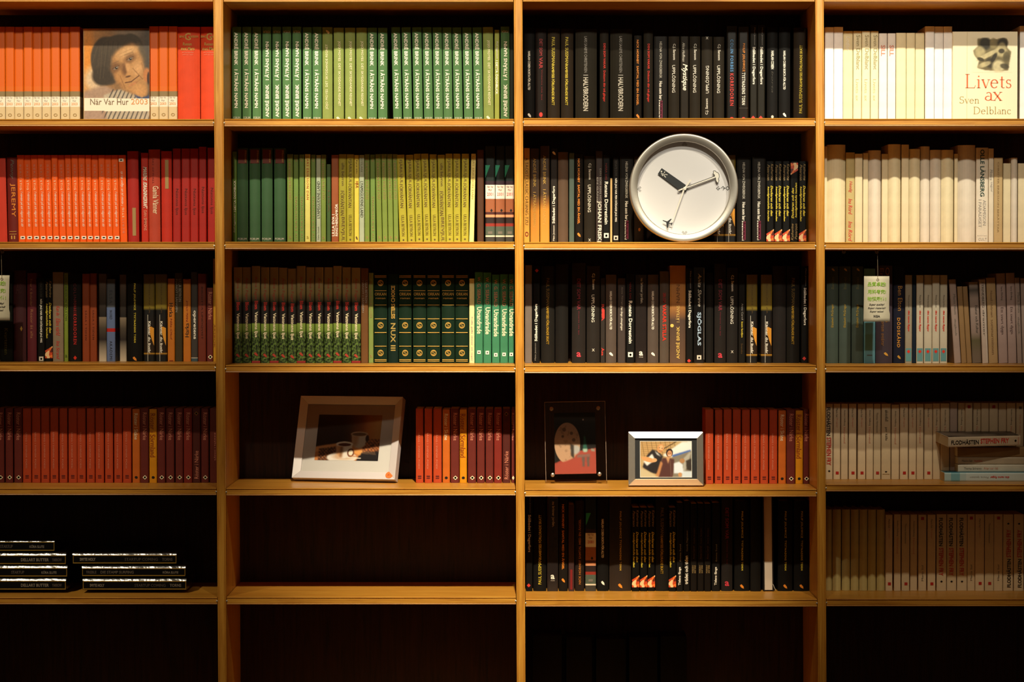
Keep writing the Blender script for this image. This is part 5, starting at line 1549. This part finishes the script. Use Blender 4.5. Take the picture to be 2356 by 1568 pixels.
my = dial_y - .0085
mh_out = [(738, 812), (742, 830), (800, 808), (1222, 654), (1232, 650), (1237, 690), (1250, 708), (1262, 722), (1276, 690), (1268, 666), (1281, 636), (1276, 602), (1264, 583), (1240, 574), (1228, 560), (1208, 558), (1200, 570), (1206, 580), (1200, 598), (1218, 612), (1220, 628), (800, 784)]
mh = new_obj('minute_hand', plate('minute_hand', [cpt(*q) for q in mh_out], my, my + .0008), clock, CREAM)
new_obj('outline', stroke('outline', [cpt(*q) for q in mh_out], .0011, my - .0003, my), mh, DARK)
sy = dial_y - .0105
sh_ = new_obj('second_hand', plate('second_hand', [cpt(*q) for q in ((895, 672), (916, 680), (826, 812), (670, 1232), (660, 1229), (806, 800))], sy, sy + .0006), clock, CREAM)
plane_pts = [(535, 1203), (540, 1216), (584, 1236), (592, 1304), (606, 1306), (618, 1250), (646, 1256), (646, 1274), (656, 1278), (660, 1258), (668, 1240), (658, 1238), (648, 1246), (620, 1238), (656, 1192), (646, 1186), (596, 1222)]
new_obj('aeroplane', plate('aeroplane', [cpt(*q) for q in plane_pts], sy - .0008, sy), sh_, DARK)
hub = new_obj('hub', ring_mesh('hub', [(.004, my + .001), (.004, sy - .001), (.0035, sy - .0014), (.0003, sy - .0014)], 20, True), clock, CREAM)
hc_ = cpt(826, 793)
hub.location = (hc_[0], 0, hc_[1])
ly0, ly1 = dial_y - .0005, dial_y - .0001
LINE = mat('#3a3836', .5)


def dia(cx, cy, r):
    return [cpt(cx, cy - r), cpt(cx + r, cy), cpt(cx, cy + r), cpt(cx - r, cy)]


for grp in (((828, 193), (808, 213), (848, 213)), ((222, 797), (243, 776), (243, 818)), ((828, 1386), (808, 1363), (848, 1363))):
    for cx, cy in grp:
        new_obj('hour_mark', stroke('hour_mark', dia(cx, cy, 13), .0006, ly0, ly1, True), clock, LINE)
new_obj('lettering', stroke('lettering', [cpt(*q) for q in ((1277, 762), (1246, 785), (1269, 809), (1291, 786), (1269, 786))], .0012, ly0, ly1), clock, LINE)
new_obj('lettering', stroke('lettering', [cpt(*q) for q in ((1307, 785), (1333, 760), (1357, 785), (1333, 809))], .0012, ly0, ly1), clock, LINE)
new_obj('lettering', stroke('lettering', [cpt(*q) for q in ((1331, 785), (1357, 785))], .0012, ly0, ly1), clock, LINE)
new_obj('lettering', stroke('lettering', dia(1392, 785, 25), .0012, ly0, ly1, True), clock, LINE)


# ------------------------------------------------------------------ picture frames
def frame_parts(root, W, H, mould, depth_f, inner_drop, face_m, name='frame_rail', bev=0.004):
    """four mitred rails; x across, z up, y = 0 at the front; raised outer edge slopes to the inner edge"""
    x, zt = W / 2, H
    outer = [(-x, 0), (x, 0), (x, zt), (-x, zt)]
    inn = [(-x + mould, mould), (x - mould, mould), (x - mould, zt - mould), (-x + mould, zt - mould)]
    for i in range(4):
        j = (i + 1) % 4
        a, b, c, d = outer[i], outer[j], inn[j], inn[i]
        V = [(a[0], bev, a[1]), (b[0], bev, b[1]), (c[0], inner_drop, c[1]), (d[0], inner_drop, d[1]),
             (a[0], depth_f, a[1]), (b[0], depth_f, b[1]), (c[0], depth_f, c[1]), (d[0], depth_f, d[1])]
        F = [(0, 1, 2, 3), (0, 4, 5, 1), (2, 6, 7, 3), (1, 5, 6, 2), (3, 7, 4, 0), (7, 6, 5, 4)]
        me = mesh_of(name, V, F)
        bm = bmesh.new()
        bm.from_mesh(me)
        bmesh.ops.recalc_face_normals(bm, faces=bm.faces[:])
        bmesh.ops.bevel(bm, geom=bm.edges[:], offset=.0004, segments=1, affect='EDGES')
        bm.to_mesh(me)
        bm.free()
        new_obj(name, me, root, face_m)
    return inn


# --- white frame with the coffee picture: turned to the left and leaning back
WHITEP = mat('#cbc3c2', .35)
zsB = SHELF_Z['B', 4]
yaw, lean = math.radians(-14), math.radians(20)
pBR = at(908, 1104, .145)
FW, FH = .2555, .2045
Rf = Matrix.Rotation(yaw, 4, 'Z') @ Matrix.Rotation(-lean, 4, 'X')
bl_local = Rf @ Vector((FW / 2, 0, 0))
wfr = empty('picture_frame', (0, 0, 0), 'white picture frame with a photograph of coffee cups, leaning on the fourth shelf', 'picture frame')
thick = .026
low = min((Rf @ Vector((0, yy, 0))).z for yy in (0, thick))
wfr.matrix_world = Matrix.Translation((pBR.x - bl_local.x, pBR.y - bl_local.y, zsB + .0006 - low)) @ Rf
inn = frame_parts(wfr, FW, FH, .0185, thick, .006, WHITEP, bev=0.0)
ix, iz0, iz1 = FW / 2 - .0185, .0185, FH - .0185
new_obj('mount', box_mesh('mount', -ix, ix, .0095, .0105, iz0, iz1), wfr, mat('#cfc8c4', .6))
new_obj('backing_board', box_mesh('backing_board', -ix, ix, .0112, .022, iz0, iz1), wfr, mat('#3a2a1c', .7))
new_obj('glass', box_mesh('glass', -ix, ix, .0072, .0082, iz0, iz1), wfr, GLASS)
k = Ink(160, 110, (500, 425, 1625, 1140), '#120b08')
g = np.clip((k.X - 950) / 450, 0, 1)[..., None]
k.a = (1 - g) * k.rgb('#0e0806') + g * k.rgb('#a85a24')
g = np.clip((k.X - 1300) / 250, 0, 1)[..., None]
k.a = (1 - g) * k.a + g * k.rgb('#b88448')
k.poly([(500, 960), (700, 905), (900, 900), (1200, 850), (1625, 790), (1625, 1140), (500, 1140)], '#c88048', 20)
k.poly([(500, 925), (880, 870), (900, 905), (680, 965), (500, 1010)], '#d89a64', 8)
n1 = k.noise(9, 9)
bean = (np.sin(k.X / 9 + 6 * n1) * np.sin(k.Y / 8 + 7 * n1) > -.15).astype(float)
zone = ((k.Y > 960 - .12 * (k.X - 560)) & (k.X > 560) & (k.X < 900)).astype(float)
k.put(k.blur(bean * zone, 4), '#2c1410', .95)
zone = ((k.X > 1330) & (k.Y > 800 + .0 * k.X) & (k.Y < 1010)).astype(float)
k.put(k.blur(bean * zone, 4), '#3a1a10', .9)
k.put(k.blur(zone * (1 - bean), 5), '#d8783c', .5)
k.poly([(1300, 1010), (1625, 990), (1625, 1140), (1240, 1140)], '#1a1216', 10)
k.poly([(1180, 960), (1340, 980), (1300, 1060), (1180, 1010)], '#e8a458', 10, .9)
for i in range(12):
    k.line(1330 + i * 20, 985 + i * 2, 1345 + i * 20, 1030 + i, 7, '#d8a878', .6)
# far cup
k.poly([(1118, 740), (1390, 740), (1370, 900), (1300, 945), (1200, 940), (1140, 880)], '#c8bcb0', 8)
k.poly([(1118, 740), (1250, 740), (1230, 900), (1190, 930), (1140, 880)], '#a8744a', 20, .7)
k.ell(1250, 725, 150, 38, '#c0a488', 0, .2)
k.ell(1250, 728, 125, 26, '#6a4a30', 0, .3)
k.ell(1395, 790, 30, 50, '#3a2418', 0, .4)
# near cup on its saucer
k.ell(980, 1090, 265, 85, '#e8dcd2', 0, .12)
k.ell(1010, 1075, 190, 50, '#c89c78', 0, .5, .6)
k.poly([(862, 880), (1150, 880), (1140, 1010), (1090, 1085), (1020, 1110), (940, 1105), (880, 1050)], '#e6dad0', 6)
k.poly([(862, 890), (985, 900), (975, 1100), (920, 1090), (876, 1040)], '#c88448', 22, .8)
k.poly([(940, 920), (985, 920), (980, 1090), (945, 1080)], '#5a3420', 16, .6)
k.ell(1005, 882, 148, 40, '#eadfd2', 0, .12)
k.ell(1010, 892, 112, 24, '#5a2410', 0, .2)
k.ell(1130, 1015, 62, 66, '#7a4630', 0, .12)
k.ell(1130, 1015, 38, 44, '#f0e2cc', 0, .15)
k.line(1090, 1090, 1310, 1098, 22, '#e8dccc')
k.line(1120, 1060, 1250, 1075, 18, '#c88c5c', .8)
new_obj('photograph', k.mesh('photograph', [(-.0790, .0091, FH - .044), (.0790, .0091, FH - .044), (.0790, .0091, .047), (-.0790, .0091, .047)]), wfr, PRINT)
st = new_obj('sticker', plate('sticker', [(.0092 * math.cos(a), .0092 * math.sin(a)) for a in [i * math.pi / 12 for i in range(24)]], -.0006, -.0001), wfr, mat('#e0702c', .5))
st.location = (FW / 2 - .0155, .0033, .0115)
st.rotation_euler.x = -math.atan(.006 / .0185)
sl = new_obj('price_mark', text_mesh('9:-', True, True), wfr, mat('#a84a1a', .5))
sl.location = (FW / 2 - .0155, .0023, .0115)
sl.rotation_euler.x = -math.atan(.006 / .0185)
sl.scale = (.008, 1, .005)
new_obj('easel_leg', box_mesh('easel_leg', -.02, .02, thick, thick + .003, .004, .12), wfr, mat('#2a1d14', .7))

# --- clear acrylic frame
zsC = SHELF_Z['C', 4]
Ya = .165
pa, pb_ = at(1256, 1111, Ya), at(1396, 1111, Ya)
AW = pb_.x - pa.x
lean = math.radians(8)
AH = .190
acr = empty('acrylic_frame', ((pa.x + pb_.x) / 2, Ya, zsC + .0006), 'clear acrylic block frame with a dark picture, left of the silver frame', 'picture frame')
acr.rotation_euler = (-lean, math.radians(-1.0), 0)
acr.location.z += .0046
new_obj('front_pane', box_mesh('front_pane', -AW / 2, AW / 2, 0, .008, 0, AH, .0012), acr, ACRYL)
new_obj('back_pane', box_mesh('back_pane', -AW / 2, AW / 2, .0095, .0175, 0, AH, .0012), acr, ACRYL)
EDGE = mat('#a8907c', .25, 0, .8)  # opaque pale strips paint the bright highlights on the clear block's edges
for nm_, bx in (('edge', (-AW / 2 - .0002, -AW / 2 + .0006, -.0003, .0004, .001, AH - .001)), ('edge', (AW / 2 - .0006, AW / 2 + .0002, -.0003, .0004, .001, AH - .001)), ('edge', (-AW / 2, AW / 2, -.0003, .0004, AH - .0008, AH + .0002))):
    new_obj('edge_highlight', box_mesh('edge_highlight', *bx), acr, EDGE)
for sx in (-1, 1):
    for zz in (.017, AH - .016):
        sx_ = sx * (AW / 2 - .0165)
        r_ = ring_mesh('magnet_stud', [(.0046, .0178), (.0046, -.0008), (.0040, -.0014), (.0003, -.0014)], 20, True)
        oo = new_obj('magnet_stud', r_, acr, mat('#b0a090', .3, .8))
        oo.location = (sx_, 0, zz)
k = Ink(96, 142, (250, 280, 825, 1108), '#151310')
k.poly([(250, 300), (825, 330), (825, 400), (250, 380)], '#3a3a38', 30, .8)
k.poly([(250, 960), (600, 800), (825, 760), (825, 1108), (250, 1108)], '#a84a3c', 8)
k.ell(430, 690, 178, 275, '#c9a888', 0, .03)
sp1 = k.noise(14, 14)
dsk = (((k.X - 430) / 178) ** 2 + ((k.Y - 690) / 275) ** 2 < .95)
k.put((sp1 > .63) * dsk * 1.0, '#8a6e56', .35)
for cx, cy, r in ((390, 510, 26), (490, 560, 22), (520, 650, 24), (370, 600, 18)):
    k.ell(cx, cy, r, r, '#6e5848', 0, .4, .8)
k.poly([(250, 975), (420, 930), (520, 890), (590, 800), (825, 770), (825, 1108), (250, 1108)], '#b05244', 8)
k.ell(540, 780, 66, 60, '#b8c8d0', 0, .5, .8)
k.poly([(470, 700), (520, 720), (520, 900), (480, 860)], '#34302c', 4, .9)
k.poly([(660, 600), (680, 600), (710, 800), (640, 800)], '#2c6a5c', 4)
k.poly([(640, 770), (708, 770), (700, 815), (650, 815)], '#b8d8c8', 4)
k.poly([(560, 850), (740, 840), (740, 880), (560, 890)], '#8a7068', 8, .9)
for x_ in (650, 715):
    k.poly([(x_ - 22, 880), (x_ + 18, 880), (x_ + 14, 1010), (x_ - 16, 1010)], '#6a605c', 7, .95)
k.ell(655, 380, 10, 12, '#d8ccc0', 0, .4)
k.poly([(750, 770), (810, 775), (810, 810), (760, 805)], '#9ab8a8', 5, .8)
new_obj('photograph', k.mesh('photograph', [(-.0500, .0088, AH - .0255), (.0480, .0088, AH - .0255), (.0480, .0088, .019), (-.0500, .0088, .019)]), acr, PRINT)
new_obj('card', box_mesh('card', -.0500, .0480, .0089, .0094, .019, AH - .0255), acr, mat('#d8cfc0', .7))

# --- silver frame
Ys = .065
ps0, ps1 = at(1446.5, 1118, Ys), at(1619, 1118, Ys)
SW = ps1.x - ps0.x
SHh = (at(0, 995.5, Ys).z - at(0, 1118, Ys).z)
silv = empty('picture_frame', ((ps0.x + ps1.x) / 2, Ys, zsC + .0005), 'small silver picture frame with a photograph of two laughing people', 'picture frame')
silv.rotation_euler = (-math.radians(7), 0, 0)
silv.location.z += .0034
SHh /= math.cos(math.radians(7))


def cmat_silver():
    m = bpy.data.materials.new('silver_leaf')
    m.use_nodes = True
    nt = m.node_tree
    b = nt.nodes['Principled BSDF']
    b.inputs['Base Color'].default_value = (.80, .76, .68, 1)
    b.inputs['Metallic'].default_value = .9
    b.inputs['Roughness'].default_value = .27
    tcn = node(nt, 'ShaderNodeTexCoord')
    n1 = node(nt, 'ShaderNodeTexNoise')
    n1.inputs['Scale'].default_value = 160
    nt.links.new(tcn.outputs['Object'], n1.inputs['Vector'])
    bp2 = node(nt, 'ShaderNodeBump')
    bp2.inputs['Strength'].default_value = .12
    bp2.inputs['Distance'].default_value = .001
    nt.links.new(n1.outputs['Fac'], bp2.inputs['Height'])
    nt.links.new(bp2.outputs['Normal'], b.inputs['Normal'])
    return m


SILVER = cmat_silver()
mo = .0150
x, zt = SW / 2, SHh
outer = [(-x, 0), (x, 0), (x, zt), (-x, zt)]
inn = [(-x + mo, mo), (x - mo, mo), (x - mo, zt - mo), (-x + mo, zt - mo)]
for i in range(4):
    j = (i + 1) % 4
    a, b, c, d = outer[i], outer[j], inn[j], inn[i]
    V = [(a[0], .0047, a[1]), (b[0], .0047, b[1]), (c[0], .0, c[1]), (d[0], .0, d[1]),
         (a[0], .020, a[1]), (b[0], .020, b[1]), (c[0], .020, c[1]), (d[0], .020, d[1])]
    F = [(0, 1, 2, 3), (0, 4, 5, 1), (2, 6, 7, 3), (1, 5, 6, 2), (3, 7, 4, 0), (7, 6, 5, 4)]
    me = mesh_of('frame_rail', V, F)
    bm = bmesh.new()
    bm.from_mesh(me)
    bmesh.ops.recalc_face_normals(bm, faces=bm.faces[:])
    bmesh.ops.bevel(bm, geom=bm.edges[:], offset=.0007, segments=2, affect='EDGES')
    bm.to_mesh(me)
    bm.free()
    new_obj('frame_rail', me, silv, SILVER)
new_obj('mount', box_mesh('mount', -x + mo, x - mo, .006, .007, mo, zt - mo), silv, mat('#1a1a1e', .6))
k = Ink(124, 82, (1398, 684, 2086, 1138), '#c8a878')
k.poly([(1400, 684), (1880, 684), (1640, 900), (1400, 900)], '#caa06a')
for i in range(8):
    k.line(1420 + i * 62, 684, 1400 + i * 62 + 60, 900, 9, '#6a4c2c', .6)
    k.line(1400, 700 + i * 22, 1860, 660 + i * 34, 8, '#7a5c38', .5)
k.line(1560, 860, 1880, 690, 16, '#5a4630', .8)
k.poly([(1700, 860), (1960, 690), (2086, 684), (2086, 800), (1860, 880), (1760, 890)], '#f0ece8', 4)
k.poly([(1820, 860), (2075, 790), (2075, 815), (1840, 890)], '#4a68b0', 4)
k.poly([(1830, 885), (2086, 810), (2086, 1138), (1830, 1138)], '#8c8070', 8)
k.poly([(1980, 900), (2060, 820), (2080, 830), (2000, 1060), (1970, 1060)], '#b8b0a4', 5)
k.poly([(2010, 930), (2086, 900), (2086, 1060), (2020, 1040)], '#3c322c', 6)
k.poly([(1960, 1060), (2086, 1060), (2086, 1138), (1950, 1138)], '#d8e0e8', 6)
# man in dark vest
k.poly([(1500, 850), (1560, 790), (1640, 810), (1700, 870), (1680, 960), (1640, 1100), (1540, 1080), (1430, 1010), (1470, 900)], '#2a2224', 6)
k.poly([(1590, 800), (1620, 850), (1680, 880), (1640, 840)], '#f0ece6', 4)
k.poly([(1440, 940), (1560, 840), (1600, 920), (1490, 995)], '#efeae6', 4)
k.ell(1670, 775, 44, 58, '#d89a64', 25, .15)
k.ell(1678, 765, 26, 30, '#e8b888', 25, .5)
k.line(1650, 800, 1690, 812, 9, '#8a4a30', .8)
k.ell(1656, 765, 6, 5, '#3a2418', 0, .4)
k.ell(1692, 772, 6, 5, '#3a2418', 0, .4)
k.ell(1505, 915, 92, 30, '#e0a068', 14, .2)
k.ell(1590, 922, 34, 24, '#e8ac78', 0, .3)
k.poly([(1400, 1020), (1560, 1085), (1620, 1138), (1400, 1138)], '#d0bc98', 8)
# woman in brown dress
k.poly([(1690, 900), (1760, 890), (1850, 910), (1855, 990), (1830, 1138), (1640, 1138), (1670, 1000)], '#5a3430', 5)
k.poly([(1670, 930), (1700, 960), (1650, 1120), (1606, 1118)], '#c88858', 6)
k.poly([(1740, 880), (1800, 880), (1772, 970)], '#d8a070', 4)
k.ell(1790, 830, 46, 54, '#34201a', 10, .12)
k.ell(1792, 842, 32, 42, '#d8986c', 5, .2)
k.line(1776, 862, 1806, 862, 11, '#f4e8e0', .9)
k.ell(1780, 834, 5, 4, '#2a1814', 0, .4)
k.ell(1804, 834, 5, 4, '#2a1814', 0, .4)
k.line(1800, 930, 1810, 1120, 14, '#7a5a50', .8)
# person in white shirt behind
k.poly([(1850, 960), (1920, 940), (1970, 980), (1975, 1090), (1850, 1090)], '#e6eaf4', 6)
k.ell(1960, 930, 34, 30, '#b88458', 0, .3)
k.ell(1930, 1105, 26, 26, '#d09868', 0, .3)
pz0, pz1 = mo + .0045, zt - mo - .0075
new_obj('photograph', k.mesh('photograph', [(-.0595, .0055, pz1), (.0595, .0055, pz1), (.0595, .0055, pz0), (-.0595, .0055, pz0)]), silv, PRINT)
for bx in ((-.0605, .0605, pz0 - .001, pz0), (-.0605, .0605, pz1, pz1 + .001), (-.0605, -.0595, pz0, pz1), (.0595, .0605, pz0, pz1)):
    new_obj('white_margin', box_mesh('white_margin', bx[0], bx[1], .0052, .0059, bx[2], bx[3]), silv, mat('#efe9e0', .5))
new_obj('glass', box_mesh('glass', -x + mo, x - mo, .0025, .0032, mo, zt - mo), silv, GLASS)
new_obj('easel_leg', box_mesh('easel_leg', -.02, .02, .0205, .023, .001, .08), silv, mat('#1a1614', .7))


# ------------------------------------------------------------------ paper tags hanging from the second shelf
def tag(xa, xb, yt, yb, hole, pins, bay, desc):
    Y = .030
    c0, c1 = at(xa, (yt + yb) / 2, Y), at(xb, (yt + yb) / 2, Y)
    W = c1.x - c0.x
    zt_, zb_ = at(0, yt, Y).z, at(0, yb, Y).z
    H = zt_ - zb_
    root = empty('price_tag', ((c0.x + c1.x) / 2, Y, zb_), desc, 'tag', 'paper tags under the second shelf')
    # slightly curled paper
    n = 12
    V, F = [], []
    for i in range(n + 1):
        t = i / n
        yy = .004 * (t - .5) ** 2 + .0045 * max(0, t - .75) ** 1.5
        xsh = .0012 * (1 - t)
        for u in (-.5, 0, .5):
            V.append((u * W - xsh + (.002 if u > 0 and t < .2 else 0), yy + .002 * max(0, u) * max(0, t - .6) * 6, t * H))
    for i in range(n):
        for j in range(2):
            a = i * 3 + j
            F.append((a, a + 1, a + 4, a + 3))
    me = mesh_of('paper', V, F, True)
    o = new_obj('paper', me, root, mat_cloth('#d6ccb0', .7, .2, .06))
    sd = o.modifiers.new('thickness', 'SOLIDIFY')
    sd.thickness = .0006
    sd.offset = 1
    px = W / (xb - xa)
    for s, f0, f1, wd_, c, fl in (('品質卓越!', .125, .225, .72, '#8fb83c', 'b'), ('用料考究!', .29, .39, .72, '#8fb83c', 'b'), ('物超所值!', .45, .55, .74, '#8fb83c', 'b'), ('Super quality!', .60, .655, .60, '#2a2420', 'bi'), ('Super material!', .68, .73, .70, '#2a2420', 'bi'),
                                  ('Super value!', .755, .805, .55, '#2a2420', 'bi'), ('IKEA', .855, .905, .26, '#161420', 'b')):
        oo = new_obj('lettering', text_mesh(s, 'b' in fl, 'i' in fl), root, mat(c, .6))
        t = 1 - (f0 + f1) / 2
        oo.location = (0, .004 * (t - .5) ** 2 - .0016, t * H)
        oo.scale = (wd_ * W, 1, (f1 - f0) * H)
    zu = at(0, SH[bay][2][1]).z
    hx = at(hole, yt, Y).x - root.location.x
    new_obj('cord', tube_mesh('cord', [(hx, .0, zu - zb_ - .0012), (hx + .001, -.001, H + .006), (hx + .001, .0005, H - .006)], .0005), root, mat('#8a7a60', .6))
    new_obj('eyelet', ring_mesh('eyelet', [(.0032, .0), (.0032, -.0006), (.0016, -.0006), (.0016, 0)], 14), root, mat('#a89a80', .5)).location = (hx + .001, .0002, H - .008)
    for pxx in pins:
        hk = at(pxx, 0, Y).x - root.location.x
        new_obj('hook', ring_mesh('hook', [(.0012, .0), (.0044, .0), (.0044, .002), (.0012, .002), (.0012, 0)], 12), root, mat('#8a8070', .4, .6)).location = (hk, -.001, zu - zb_ - .0046)


tag(1988, 2046.5, 635, 739.5, 2018.5, (1943, 2019), 'D', 'white paper tag with green characters hanging in front of the teal book')
tag(-38, 21.5, 633, 736.5, 3, (3,), 'A', 'white paper tag cut off by the left picture edge')
bpy.context.view_layer.update()
